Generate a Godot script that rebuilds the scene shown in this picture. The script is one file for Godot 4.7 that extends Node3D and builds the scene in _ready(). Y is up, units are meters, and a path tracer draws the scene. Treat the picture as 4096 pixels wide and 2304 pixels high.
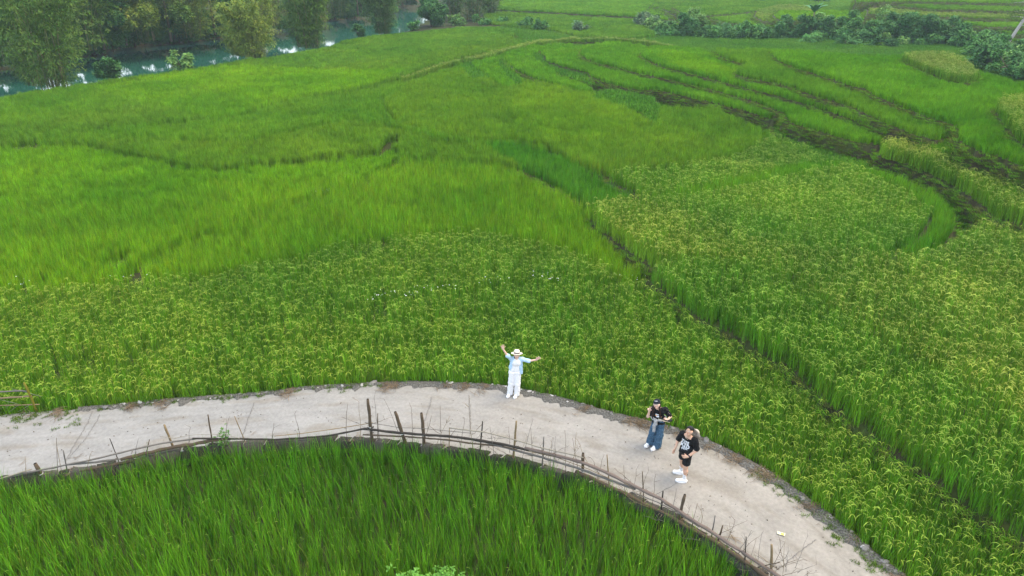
extends Node3D

const REGIONS = [
	["bank_weeds","W",-0.35,0.28,[0.19,0.33,0.06],0,
	[-50.51,-57.37,-49.7,-63.55,-48.74,-67.51,-48.12,-70.62,-44.84,-74.97,-42.75,-78.76,-40.05,-82.64,-37.04,-86.89,-34.66,-92.62,-31.57,-95.58,-28.35,-102.48,-26.46,-106.52,-25.98,-114.51,-21.51,-121.89,-14.5,-128.21,-9.25,-134.46,-2.38,-134.46,0.94,-146.26,9.79,-138.18,19.55,-133.73,24.79,-130.92,33.68,-121.89,42.35,-118.38,51.81,-115.05,61.3,-112.93,69.28,-108.9,66.23,-95.2,61.98,-79.3,44.89,-53.22,28.6,-29.28,19.98,-17.98,14.8,-12.92,10.04,-9.99,8.71,-11.12,8.37,-11.73,7.89,-12.79,7.24,-13.93,6.43,-14.99,5.36,-15.97,4.77,-16.39,3.57,-16.9,2.56,-17.36,1.39,-17.96,-0.23,-18.53,-1.76,-18.73,-3.31,-18.8,-4.95,-18.69,-6.43,-18.51,-7.62,-18.24,-9.04,-18.03,-10.68,-17.81,-12.03,-17.56,-13.37,-17.36,-14.72,-17.2,-15.35,-17.06,-16.44,-16.92,-17.71,-16.73,-21.05,-20.33]],
	["far_field","L",-0.3,0.6,[0.31,0.43,0.085],0.15,
	[-6.17,-158.54,-3.47,-171.82,9.77,-163.82,25.42,-152.61,25.33,-146.22,25.33,-134.11,23.01,-117.72,16.89,-114.89,10.44,-119.48,5.72,-129.8,0.85,-132.65,-4.36,-140.32]],
	["far_field","L",0.3,0.6,[0.34,0.48,0.08],0.15,
	[-2.93,-213.52,17.12,-213.52,38.31,-206.13,35.94,-182.35,31.44,-163.37,25.41,-146.94,17.14,-151.72,9.41,-157.87,-3.35,-165.68]],
	["far_field","L",0,0.6,[0.34,0.48,0.08],0.15,
	[40.84,-207.86,55.3,-204.37,47.27,-177.46,39.4,-156.66,31.42,-142.62,28.43,-147.02,27.72,-156.66]],
	["far_slope","L",-0.45,0.6,[0.31,0.43,0.085],0.15,
	[39.13,-210.33,60.34,-223.32,97.37,-227.33,133.34,-227.33,181.3,-227.33,81.4,-97.38,67.59,-97.38,69.25,-110.95,51.83,-115.2,42.39,-118.58,28.51,-128.62]],
	["far_terrace","L",-0.1,0.42,[0.31,0.43,0.085],0.45,
	[31.02,-144.25,32,-132.43,31.79,-122.96,33.08,-118.11,36.14,-118.11,45.17,-119.29,51.88,-133.9,61.29,-171.54,53.13,-196,39.88,-187.13,32.1,-171.54]],
	["far_terrace","L",0.4,0.42,[0.31,0.43,0.085],0.45,
	[33.51,-166.82,32.02,-145.2,35.33,-139.99,43.32,-144.31,55.06,-153.76,72.18,-183.61,60.77,-194.07,41,-187.95]],
	["far_terrace","L",0.775,0.42,[0.34,0.48,0.08],0.45,
	[36.46,-142.3,37.4,-130.78,38.65,-129.28,40.87,-123.59,44.74,-121.58,51.19,-120.27,62.07,-139.67,69.16,-171.1,53.31,-179.09,42.22,-164.95]],
	["far_terrace","L",1.15,0.42,[0.31,0.43,0.085],0.45,
	[33.81,-158.34,32.89,-141.12,37.55,-140.22,48.46,-148.75,64.81,-171.82,54.85,-184.61,40.85,-178.7]],
	["far_terrace","H",1.4,0.42,[0.35,0.43,0.11],0.45,
	[43.56,-134.44,42.36,-126.48,44.53,-123.55,47.51,-122.84,54.41,-131.95,64.4,-159.27,58.46,-164.08,48.29,-148.35]],
	["far_terrace","L",1.775,0.42,[0.4,0.54,0.035],0.45,
	[45.77,-131.36,43.58,-120.61,45.97,-122.04,51.28,-124.25,59.95,-125.77,67.38,-135.66,66.51,-145.13,56.5,-141.2,51.16,-143.14]],
	["far_terrace","L",-0.35,0.42,[0.31,0.43,0.085],0.45,
	[67.1,-98.82,72.31,-98.01,89.33,-117.06,78.68,-114.3,72.12,-111.67]],
	["far_terrace","L",0.4,0.42,[0.31,0.43,0.085],0.45,
	[69.26,-110,73.22,-104.93,78.89,-103.03,93.71,-121.65,82.41,-120.38,74.63,-120.38]],
	["far_terrace","L",1.15,0.42,[0.31,0.43,0.085],0.45,
	[68.24,-116.28,69.61,-114.44,74.73,-107.58,81.15,-104.95,97.78,-125.71,86.61,-127.18,75.2,-128.68]],
	["far_terrace","L",1.775,0.42,[0.34,0.48,0.08],0.45,
	[60.58,-124.25,63.64,-124.25,69.58,-118.52,72.19,-112.04,77.48,-112.04,85.25,-110.83,102.54,-130.53,89.7,-132.2,78.95,-135.66,66.77,-137.46]],
	["far_terrace","H",2.4,0.42,[0.35,0.43,0.11],0.45,
	[60.58,-127.44,64.18,-126.61,67.61,-123.4,77.29,-118.86,90.8,-115.32,108.14,-136.33,91.54,-142.26,77.52,-144.36,67.37,-142.26]],
	["far_terrace","L",3.025,0.42,[0.31,0.43,0.085],0.45,
	[70.51,-141.25,70.88,-138.08,73.42,-130.25,81.96,-126.64,97.23,-122.41,124.26,-155.51,101.25,-158.16,84.55,-158.16]],
	["far_terrace","L",3.65,0.42,[0.34,0.48,0.08],0.45,
	[62.87,-137.83,74.98,-140.07,87.41,-135.66,103.97,-131.5,125.95,-158,102.79,-160.93,71.81,-158]],
	["river_field","L",0,0.65,[0.32,0.42,0.07],0.15,
	[-47.62,-54.08,-46.85,-59.91,-45.95,-63.64,-45.36,-66.58,-42.27,-70.67,-40.3,-74.25,-37.76,-77.91,-34.92,-81.91,-32.67,-87.32,-29.76,-90.1,-26.73,-96.61,-24.94,-100.42,-24.49,-107.95,-20.28,-114.91,-13.67,-120.87,-8.72,-126.75,-2.25,-126.75,1.77,-101.76,-3.13,-95.8,-6.35,-90.82,-9.09,-84.06,-11.14,-76.04,-13.36,-71.13,-15.34,-67.4,-18.27,-65.18,-20.87,-61.46,-22.02,-56.41,-24.29,-55.22,-27.99,-53.95,-31.18,-52.06,-32.59,-49.33,-35.04,-47.17,-38.61,-42.76]],
	["river_field","L",0,0.65,[0.31,0.43,0.085],0.15,
	[-29.76,-90.1,-26.73,-96.61,-24.94,-100.42,-24.49,-107.95,-20.28,-114.91,-13.67,-120.87,-8.72,-126.75,-2.25,-126.75,0.76,-117.22,-5.92,-100.86,-12.23,-94.21,-16.94,-86.32,-21.91,-81.61,-29.6,-83.13]],
	["river_field","L",0.02,0.65,[0.4,0.54,0.035],0.06,
	[-31.48,-83.92,-21.51,-80.01,-15.89,-80.59,-11.81,-80.01,-13.22,-72.66,-15.78,-67.71,-18.65,-65.66,-20.85,-62.07,-23.01,-63.35,-25.01,-64.87,-31.45,-69.88,-39.16,-74.63,-37.45,-77.23,-34.39,-80.59]],
	["river_field","L",0,0.65,[0.36,0.5,0.05],0.06,
	[-41.26,-69.55,-39.48,-73.76,-31.13,-69.11,-24.78,-64.21,-21.08,-61.46,-22.18,-56.86,-24.25,-55.66,-25.85,-57.17,-30.6,-60.76,-35.25,-64.21]],
	["river_field","L",0.04,0.65,[0.3,0.43,0.06],0.06,
	[-45.34,-51.24,-45.53,-58.07,-45.18,-62.5,-44.58,-65.35,-41.51,-69.32,-34.94,-63.61,-31.36,-60.73,-31.82,-60.9,-34.07,-58.55,-35.4,-55.92,-38.94,-53.08,-42.95,-48.23]],
	["river_field","L",0,0.65,[0.32,0.42,0.07],0.06,
	[-42.47,-47.61,-38.9,-52.99,-35.27,-55.66,-33.93,-58.27,-31.68,-60.59,-26.07,-57.01,-24.82,-55.51,-28.19,-54.37,-31.39,-52.45,-32.88,-49.8,-35.33,-47.61,-38.91,-43.13]],
	["middle_field","L",0.05,0.7,[0.3,0.43,0.06],0.15,
	[-38.14,-42.22,-34.46,-46.34,-32.04,-48.45,-30.64,-51.11,-27.5,-52.94,-23.86,-54.19,-21.62,-55.34,-20.33,-60.42,-17.86,-64.05,-14.39,-66.42,-10.87,-74.12,-8.46,-81.82,-5.22,-88.29,-1.39,-90.79,1.65,-70.53,6.81,-63.29,11.35,-53.63,18.87,-49.75,15,-44.69,12.19,-42.4,9.9,-41.5,5.54,-40.9,2.77,-42.4,-0.94,-42.4,-3.94,-42.77,-7.26,-43.33,-7.85,-45.5,-10.92,-43.9,-14.07,-42.31,-16.05,-41.95,-17.76,-40.9,-20.12,-41.68,-22.95,-43.23,-25.93,-44.89,-29.4,-47.1,-34.32,-46.13,-38,-42.04]],
	["middle_field","L",0.2,0.7,[0.3,0.43,0.06],0.08,
	[-29.02,-47.71,-26.86,-49.59,-23.98,-50.83,-19.84,-52.13,-16.2,-54.06,-13.14,-57.04,-10,-59.65,-7.38,-57.35,-4.46,-52.94,-1.63,-49.11,-2.94,-47.38,-6.42,-49.11,-9.88,-52.94,-12.58,-54.34,-15.31,-51.87,-16.96,-48.99,-18.31,-47.38,-22.65,-47.71,-26.62,-49.11]],
	["middle_field","L",0.03,0.7,[0.34,0.435,0.06],0.08,
	[-29.1,-47.29,-26.78,-49.35,-22.84,-48.07,-18.43,-47.62,-17.06,-49.23,-15.33,-51.84,-12.58,-54.28,-9.91,-53.03,-6.44,-49.23,-2.94,-47.29,0.84,-45.17,2.63,-39.88,-0.95,-42.93,-3.99,-43.4,-7.27,-45.17,-11.02,-44.37,-14.2,-42.75,-16.2,-42.38,-17.95,-41.4,-20.39,-42.29,-23.21,-43.78,-26.29,-45.58]],
	["central_field","L",0.15,0.75,[0.34,0.435,0.06],0.15,
	[-8.67,-52.94,-11.18,-60.68,-10.13,-70.78,-4.57,-79.02,-1.94,-73.18,-0.3,-68.08,1.19,-71.72,4.32,-69.41,7.27,-64.78,8.82,-62.48,10.9,-52.94,12.2,-58.15,16.92,-58.64,18.68,-49.35,14.81,-44.12,12.04,-41.86,9.78,-40.98,5.46,-40.38,3.77,-42.59,2.21,-46.82,0.06,-48.17,-2.15,-47.94,-5.35,-49.71]],
	["central_field","L",0.16,0.75,[0.38,0.47,0.05],0,
	[1.6,-68.46,4.22,-67.6,7.11,-63.18,9.12,-59.6,10.59,-52.9,8.97,-50.29,5.17,-46.78,2.5,-47.33,0.36,-52.9,0.07,-62.43]],
	["wedge_field","L",-0.05,0.75,[0.18,0.37,0.05],0.08,
	[-1.99,-47.41,0.33,-47.63,2.42,-45.49,4.21,-41.86,5.61,-39.34,7.78,-36.64,5.77,-35.55,3.98,-34.57,3.33,-36.93,1.93,-39.98,0.3,-42.58]],
	["left_field","L",-0.3,0.75,[0.355,0.51,0.035],0.15,
	[-38.68,-42.75,-34.91,-46.87,-29.9,-47.85,-26.39,-45.62,-23.35,-43.95,-20.49,-42.39,-18.08,-41.6,-16.33,-42.65,-14.32,-43.02,-11.11,-44.63,-7.98,-46.24,-7.39,-44.92,-9.12,-39.85,-10.82,-37.28,-12.44,-35.3,-14.28,-32.29,-15.42,-29.93,-16.32,-27.63,-16.02,-26,-16.75,-25.53,-18.95,-25.16,-20.47,-25.05,-24.4,-24.8]],
	["middle_tongue","L",-0.28,0.8,[0.355,0.5,0.04],0.15,
	[-7.15,-44.17,-4,-43.41,-0.95,-42.95,1,-40.43,2.49,-37.35,3.83,-35.1,5.27,-31.83,6.5,-27.99,6,-26.84,5.07,-25.77,4.56,-25.65,3.95,-27.26,2.87,-28.58,1.68,-29.76,0.04,-30.51,-1.67,-31.18,-3.55,-30.92,-5.74,-30.41,-7.92,-29.32,-9.54,-28.04,-11.33,-27.18,-12.96,-26.16,-15.56,-25.77,-16.02,-27.39,-15.18,-29.61,-14.04,-31.94,-12.17,-34.78,-10.58,-36.78,-8.87,-39.22]],
	["grass_gap","W",-0.55,0.3,[0.17,0.32,0.055],0,
	[-8.95,-48.93,-7.92,-50.05,-7.84,-48.28,-8.19,-46.41,-8.87,-44.85,-9,-46.41]],
	["grass_gap","W",-0.55,0.3,[0.17,0.32,0.055],0,
	[-17.98,-28.09,-17.65,-29.33,-17.09,-28.79,-16.93,-27.34,-17.66,-27.34]],
	["grass_gap","W",-0.55,0.3,[0.17,0.32,0.055],0,
	[4.75,-28.44,5.5,-28.09,6.55,-29.01,6.21,-28.09,5.34,-27.1,4.74,-27.1]],
	["heading_field","H",-0.4,0.85,[0.27,0.41,0.06],0.1,
	[-24.4,-24.8,-20.42,-24.98,-18.9,-25.09,-16.71,-25.46,-15.65,-25.92,-13.03,-26.31,-11.4,-27.33,-9.6,-28.2,-7.96,-29.5,-5.77,-30.58,-3.57,-31.1,-1.68,-31.36,0.04,-30.58,1.69,-29.83,2.87,-28.65,3.96,-27.33,4.66,-25.72,6.63,-25.42,7.29,-24.16,6.22,-23.48,3.06,-22.22,-5.06,-19.49,-15.86,-18.09,-18.89,-17.87]],
	["heading_field","H",-0.35,0.85,[0.27,0.41,0.06],0.15,
	[-19.62,-18.81,-16.64,-19.28,-14.33,-19.78,-12.12,-20.7,-9.77,-21.77,-7.89,-22.68,-6.54,-23.22,-5.17,-23.89,-3.69,-24.3,-2.17,-24.77,-0.61,-25.32,1.01,-25.73,2.47,-25.77,4.42,-25.77,6.47,-25.47,7.42,-23.45,8.3,-22.37,8.73,-21.25,9.35,-20.22,9.78,-18.95,9.89,-18.17,10.53,-16.4,10.96,-15.35,11.52,-14.06,12.23,-12.62,12.94,-11.26,11.58,-10.1,9.36,-9.18,8.31,-10.62,7.99,-11.2,7.54,-12.21,6.91,-13.3,6.13,-14.31,5.12,-15.24,4.55,-15.65,3.41,-16.14,2.44,-16.57,1.32,-17.15,-0.22,-17.69,-1.68,-17.88,-3.16,-17.95,-4.72,-17.84,-6.14,-17.67,-7.27,-17.42,-8.63,-17.21,-10.2,-17.01,-11.48,-16.77,-12.77,-16.57,-14.05,-16.42,-14.65,-16.29,-15.7,-16.15,-16.91,-15.97]],
	["right_field","H",0.35,0.9,[0.24,0.39,0.06],0.05,
	[5.38,-25.6,6.71,-26.21,8.38,-26.37,10.03,-26,10.73,-24.42,11.32,-22.62,11.71,-21.26,12.2,-20.3,12.63,-18.95,13.05,-17.76,13.4,-16.39,13.82,-15.01,14.46,-13.13,12.54,-10.45,12.13,-10.55,11.46,-11.83,10.8,-13.18,10.27,-14.39,9.87,-15.37,9.27,-17.03,9.16,-17.76,8.77,-18.95,8.19,-19.92,7.78,-20.97,6.96,-21.99,6.14,-23.8]],
	["ditch_weeds","W",0.28,0.24,[0.19,0.33,0.06],0,
	[19.18,-50.97,19.62,-48.93,18.38,-43.7,20.21,-39.78,21.81,-36.09,21.77,-32.95,18.24,-27.91,21.07,-29.76,24.56,-32.95,26.97,-35.42,27.94,-39.78,28.18,-48.36,25.37,-52.24,23.23,-57.64,22.81,-59.23]],
	["sunken_field","H",0.3,0.85,[0.29,0.44,0.07],0.15,
	[5.33,-39.34,9.53,-39.92,11.73,-40.78,14.43,-42.97,18.16,-47.94,18.74,-44.97,19.36,-42.04,20.59,-40.96,21.53,-38.94,22.24,-37.23,22.45,-34.84,21.95,-32.47,21.05,-30.79,19.87,-29.39,17.53,-27.2,15.13,-26.44,12.32,-26.44,10.46,-27.74,9.02,-30.15,7.95,-32.95,7.33,-34.98,6.37,-36.94]],
	["sunken_leaf_strip","L",0.31,0.85,[0.3,0.47,0.05],0,
	[7.35,-35.08,10.15,-36.33,13.32,-38.27,16.6,-40.48,20.13,-41.54,20.89,-41.1,18.48,-39.89,14.69,-37.65,10.83,-35.62,8.49,-34.55]],
	["sunken_leaf_edge","L",0.31,0.85,[0.3,0.47,0.05],0.15,
	[20.13,-41.54,21.51,-38.9,22.22,-37.2,22.43,-34.81,21.93,-32.44,21.03,-30.76,19.85,-29.37,17.52,-27.18,16,-27.18,18.82,-29.62,20.66,-32.33,21.12,-35.49,20.6,-38.42]],
	["hill_terrace","L",0.35,0.52,[0.3,0.47,0.05],0.1,
	[-4.93,-85.7,-4.19,-80.98,-3.03,-77.27,-2.21,-73.87,-1.4,-69.81,-0.57,-68.48,0.27,-69.36,0.94,-70.27,0.49,-73.37,-0.57,-80.1,0.62,-95.62,-2.44,-93.24,-4.26,-88.43]],
	["hill_terrace","L",0.5,0.52,[0.3,0.47,0.05],0.1,
	[-1.01,-88.34,-0.7,-84.59,0.13,-79.94,1.22,-76.27,2.87,-71.93,4.43,-69.36,5.89,-66.95,7.24,-64.5,7.67,-66.53,6.37,-70.98,4.58,-73.92,5.75,-94.39,2.38,-102.19,-0.16,-96.02]],
	["pale_strip","H",0.52,0.65,[0.35,0.43,0.11],0,
	[-11.32,-70.99,-10.55,-71.96,-8.55,-78.89,-5.94,-84.8,-2.94,-89.71,0.1,-96.01,3.45,-102.74,8.32,-106.19,14.3,-106.7,18.66,-103.22,21.75,-97.72,21.06,-96.44,18.42,-101.79,14.11,-105.18,8.21,-104.68,3.39,-100.86,0.1,-93.96,-2.88,-87.89,-5.85,-83.49,-8.43,-77.75,-10.42,-70.99]],
	["hill_terrace","L",0.72,0.52,[0.3,0.47,0.05],0.1,
	[3.53,-89.89,3.68,-83.95,4.65,-79.87,6,-77.27,7.01,-76.16,8.08,-72.75,9.36,-69.16,10.75,-67.16,12.1,-65.67,13.32,-66.09,15.41,-62.69,17.28,-59.42,18.89,-56.29,19.88,-53.31,20.75,-54.77,19.1,-60.65,15.95,-69.85,12.23,-82.02,9.64,-97.55,6.03,-99.33,3.78,-96.69]],
	["hill_terrace","L",1.24,0.52,[0.3,0.47,0.05],0.1,
	[8.15,-86.46,8.31,-82.65,9.6,-78.53,11.18,-75.34,13.03,-71.36,14.99,-68.45,16.14,-65.96,18.01,-62.44,19.83,-57.51,20.66,-52.96,20.1,-51.54,20.09,-49.66,20.88,-47.54,21.91,-44.92,23.24,-43.35,24.81,-45.47,24.84,-54.3,21.92,-64.47,17.67,-78.23,16.77,-93.05,13.02,-96.94,9.19,-93.05]],
	["ripe_field","H",0.35,0.95,[0.325,0.43,0.08],0.1,
	[24.03,-33.12,26.9,-35.05,28.39,-33.12,25.49,-26.09,17.8,-16.02,14.4,-13.07,13.75,-14.94,13.34,-16.31,12.99,-17.69,12.58,-18.87,12.15,-20.21,11.66,-21.17,11.27,-22.52,10.68,-24.31,9.99,-25.88,8.79,-26.09,7.33,-26.09,5.82,-26.72,4.85,-29.25,4.01,-31.36,3.73,-32.75,4.87,-33.74,6.78,-34.25,8.09,-33.12,9.46,-30.65,11.22,-28.28,12.65,-27.37,15.25,-26.76,16.57,-26.59,17.78,-27.24,18.88,-28.19,20.41,-29.5,22.91,-31.81]],
	["ditch_curve","W",-0.05,0.22,[0.17,0.32,0.055],0,
	[22.64,-33.26,24.13,-33.51,23.13,-31.78,20.74,-29.48,18.79,-27.76,17.39,-26.62,17.26,-26.88,19.55,-28.94,20.78,-30.36]],
	["ripe_arm","H",1.15,0.95,[0.325,0.43,0.08],0.08,
	[22.75,-42.47,24.74,-42.78,24.75,-40.46,24.74,-36.43,25.85,-33.98,26.36,-30.75,24.06,-27.63,23.05,-29.65,22.49,-30.75,22.89,-32.23,23.36,-34.95,23.29,-37.77,23,-40.18,22.23,-41.4]],
	["hill_terrace","L",1.74,0.52,[0.3,0.47,0.05],0.1,
	[14.4,-81.75,14.37,-78.48,15.25,-72.91,16.79,-69.26,18.15,-65.93,19.34,-62.69,20.9,-59.16,22.13,-55.49,23.1,-51.91,23.64,-49.14,23.89,-46.5,23.87,-44.43,24.51,-42.93,24.51,-39.83,25.01,-37.11,25.63,-33.73,26.98,-29.72,31.4,-35.42,28.03,-37.35,27.13,-43.35,26.74,-52.06,24.69,-62.48,22.98,-74.59,21.99,-85.65,16.95,-88.72]],
	["hill_terrace","L",1.76,0.52,[0.4,0.54,0.035],0,
	[15.8,-79.93,16,-74.44,17.04,-70.39,18.41,-66.96,19.6,-63.61,21.49,-68.63,20.9,-74.44,19.88,-80.59,18.08,-84.75]],
	["hill_terrace","L",2.28,0.52,[0.3,0.43,0.06],0.1,
	[22.77,-70.12,21.02,-67.05,20.12,-64.68,20.67,-62.89,21.95,-60.58,22.9,-57.85,23.05,-55,23.51,-53.19,24.23,-50.74,24.21,-47.44,24.17,-44.62,24.49,-42.09,25.03,-40.67,26.21,-41.47,27.68,-43.71,28.85,-50.74,29.3,-59.18,29.52,-70.66,28.97,-80.44,22.59,-81.14,21.79,-76.49]],
	["hill_terrace","L",2.82,0.52,[0.3,0.47,0.05],0.1,
	[25.5,-69.37,25.5,-64.26,26.19,-60.22,26.43,-56.26,26.96,-54.28,26.44,-52.26,26.45,-49.78,26.44,-47.24,26.45,-44.8,26.71,-43.14,26.8,-42.13,26.15,-40.65,25.08,-38.87,24.62,-36.97,24.99,-35.23,25.02,-33.34,25.74,-28.67,41.81,-49.34,39.95,-55.89,39.59,-61.95,42.72,-69.37,39.13,-72.53,36.92,-70.77,33.04,-72.53,30.5,-74.68,26.74,-75.96]],
	["pale_terrace","H",3.25,0.7,[0.35,0.43,0.11],0.05,
	[35.95,-67.14,35.34,-63.99,34.33,-59.76,34.06,-55.82,34.83,-54.68,36.92,-56.61,38.91,-61.34,40.68,-67.14,39.36,-69.12]],
	["pale_terrace","H",3.3,0.8,[0.325,0.43,0.08],0.05,
	[30.16,-43.82,28.62,-40.52,26.83,-36.45,25.45,-30.97,32.1,-38.34,35.8,-45.25,33.38,-46.34,31.67,-45.65]],
	["grass_bank","W",0.38,0.4,[0.17,0.32,0.055],0,
	[-5.95,-84.72,-4.7,-75.2,-3.92,-72.22,-2.49,-74.95,-3.87,-79.84,-4.91,-85.37]],
	["grass_bank","W",0.38,0.4,[0.17,0.32,0.055],0,
	[-1.76,-89.47,-1.54,-82.21,-0.41,-73.93,0.46,-68.79,1.16,-69.67,0.96,-72.46,-0.13,-78.7,-0.94,-85.37]],
	["grass_bank","W",0.38,0.4,[0.17,0.32,0.055],0,
	[2.54,-93.18,2.67,-85.37,4.21,-78.7,6.63,-73.93,8.09,-70.35,8.06,-75.99,5.8,-79.84,4.23,-83.76,3.73,-92.41]],
	["grass_bank","W",0.38,0.4,[0.17,0.32,0.055],0,
	[7.4,-66.25,9.48,-67.5,12.62,-64.08,12.15,-57.16,10.88,-53.08,10.97,-57.63,9.13,-59.59,7.34,-61.67]],
	["near_field","G",-0.5,0.82,[0.235,0.4,0.05],0.12,
	[-13.36,-14.09,-12.39,-14.31,-11.81,-14.38,-11.18,-14.48,-10.56,-14.71,-9.95,-14.99,-9.31,-15.27,-8.35,-15.44,-7.4,-15.54,-5.91,-15.68,-4.92,-15.77,-3.94,-15.68,-2.94,-15.58,-2.44,-15.51,-1.77,-15.39,-0.91,-15.2,0.02,-14.94,0.81,-14.62,1.87,-14.15,2.53,-13.75,3.12,-13.37,3.68,-12.96,4.14,-12.56,4.79,-11.96,5.27,-11.32,5.48,-11.06,5.99,-10.27,5.43,-7.24,0,-5.05,-6.77,-7.24,-11.97,-9.56,-15.68,-13.62]],
]
const ROAD_FAR = [-17.62,-16.64,-16.35,-16.83,-15.26,-16.96,-14.64,-17.1,-13.3,-17.26,-11.96,-17.47,-10.62,-17.72,-8.99,-17.93,-7.57,-18.14,-6.4,-18.41,-4.92,-18.58,-3.29,-18.7,-1.75,-18.63,-0.23,-18.43,1.38,-17.86,2.54,-17.26,3.55,-16.81,4.74,-16.3,5.33,-15.88,6.39,-14.91,7.2,-13.85,7.85,-12.72,8.32,-11.67,8.66,-11.06,9.16,-9.93,9.53,-8.95]
const ROAD_NEAR = [-15.35,-13.71,-14.25,-13.88,-13.36,-14.09,-12.39,-14.31,-11.81,-14.38,-11.18,-14.48,-10.56,-14.71,-9.95,-14.99,-9.31,-15.27,-8.35,-15.44,-7.4,-15.54,-5.91,-15.68,-4.92,-15.77,-3.94,-15.68,-2.94,-15.58,-2.44,-15.51,-1.77,-15.39,-0.91,-15.2,0.02,-14.94,0.81,-14.62,1.87,-14.15,2.53,-13.75,3.12,-13.37,3.68,-12.96,4.14,-12.56,4.79,-11.96,5.27,-11.32,5.48,-11.06,5.99,-10.27,6.46,-9.21]
const RIVER_NEAR = [-48.62,-55.23,-47.84,-61.17,-46.92,-64.98,-46.32,-67.98,-43.16,-72.17,-41.15,-75.82,-38.55,-79.55,-35.66,-83.64,-33.36,-89.16,-30.39,-92,-27.29,-98.65,-25.47,-102.54,-25,-110.23,-20.71,-117.33,-18.17,-133.73,-17.49,-150.11,-16.63,-170.85,-14.83,-188.97,-12.06,-211.24,-7.52,-226.41]
const RIVER_FAR = [-76.3,-88.6,-74.58,-97.25,-73.72,-104.06,-70.57,-109.26,-66.86,-113.6,-64.55,-125.47,-59.41,-127.12,-55.06,-137.29,-52.35,-149.89,-46.23,-163.09,-40.89,-173.53,-35.75,-186.47,-32.35,-211.25,-29.14,-241.38,-24.05,-271.24]
const FENCE_POSTS = [[-12.419,-14.359,-12.5,0.38,0.055],[-11.842,-14.452,-11.713,0.736,0.016],[-12.193,-14.547,-11.848,1.074,0.006],[-11.953,-14.39,-11.791,0.916,0.006],[-10.646,-14.883,-10.711,0.784,0.011],[-10.137,-15.08,-9.79,0.589,0.013],[-9.381,-15.417,-9.49,0.836,0.03],[-8.372,-15.52,-8.288,1.091,0.019],[-7.413,-15.607,-7.614,0.974,0.012],[-3.946,-15.729,-3.939,1.454,0.042],[-2.948,-15.642,-3.203,1.095,0.047],[-2.45,-15.589,-2.478,1.093,0.044],[-3.8,-15.729,-3.708,0.977,0.012],[-1.771,-15.451,-1.711,0.703,0.013],[-0.911,-15.281,-0.794,1.044,0.019],[0.022,-15.014,0.116,1.257,0.03],[0.811,-14.689,0.835,0.988,0.018],[1.88,-14.236,1.833,0.822,0.042],[2.538,-13.832,2.381,1.103,0.016],[3.691,-13.015,3.668,0.669,0.02],[4.04,-12.722,4.117,0.825,0.036],[4.714,-12.188,4.714,0.679,0.014],[4.813,-12.065,4.881,0.493,0.02],[5.733,-10.869,5.506,1.143,0.028],[5.281,-11.362,5.156,0.866,0.012],[3.335,-13.289,3.182,1.037,0.013]]
const FENCE_TWIGS = [[-1.976,-15.52,-1.924,1.432],[-1.087,-15.281,-1.145,1.908],[-3.044,-15.694,-3.489,1.439],[-2.778,-15.624,-2.755,1.253],[-4.278,-15.765,-4.196,1.337],[-3.716,-15.694,-3.779,1.479],[-1.478,-15.383,-1.258,1.153],[0.568,-14.786,0.5,1.224],[1.787,-14.251,1.538,1.344],[1.616,-14.328,1.631,1.46],[3.032,-13.514,3.083,0.906],[1.09,-14.515,1.135,1.086],[1.411,-14.406,1.374,1.413],[2.871,-13.585,2.765,0.958],[4.931,-11.849,5.037,0.901],[5.261,-11.385,5.085,0.984],[5.868,-10.608,5.592,1.439],[-4.694,-15.765,-4.516,1.297],[-5.943,-15.694,-5.977,1.003],[-6.789,-15.642,-6.568,0.747],[-0.468,-15.08,-0.594,1.065],[0.237,-14.883,0.541,1.47],[2.191,-14.024,2.348,0.868],[3.482,-13.165,3.489,1.033],[3.907,-12.828,3.903,0.999],[4.303,-12.439,4.319,0.867],[4.542,-12.25,4.391,0.887],[5.105,-11.59,5.34,0.871],[5.462,-11.14,5.372,1.151],[-12.792,-14.251,-12.631,0.68],[-11.395,-14.484,-10.938,0.749],[-10.323,-14.883,-9.919,0.823],[-9.024,-15.383,-8.784,0.768],[-8.083,-15.52,-7.753,0.932],[-2.536,-15.555,-2.209,0.973],[-2.195,-15.486,-1.709,1.09]]
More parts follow.
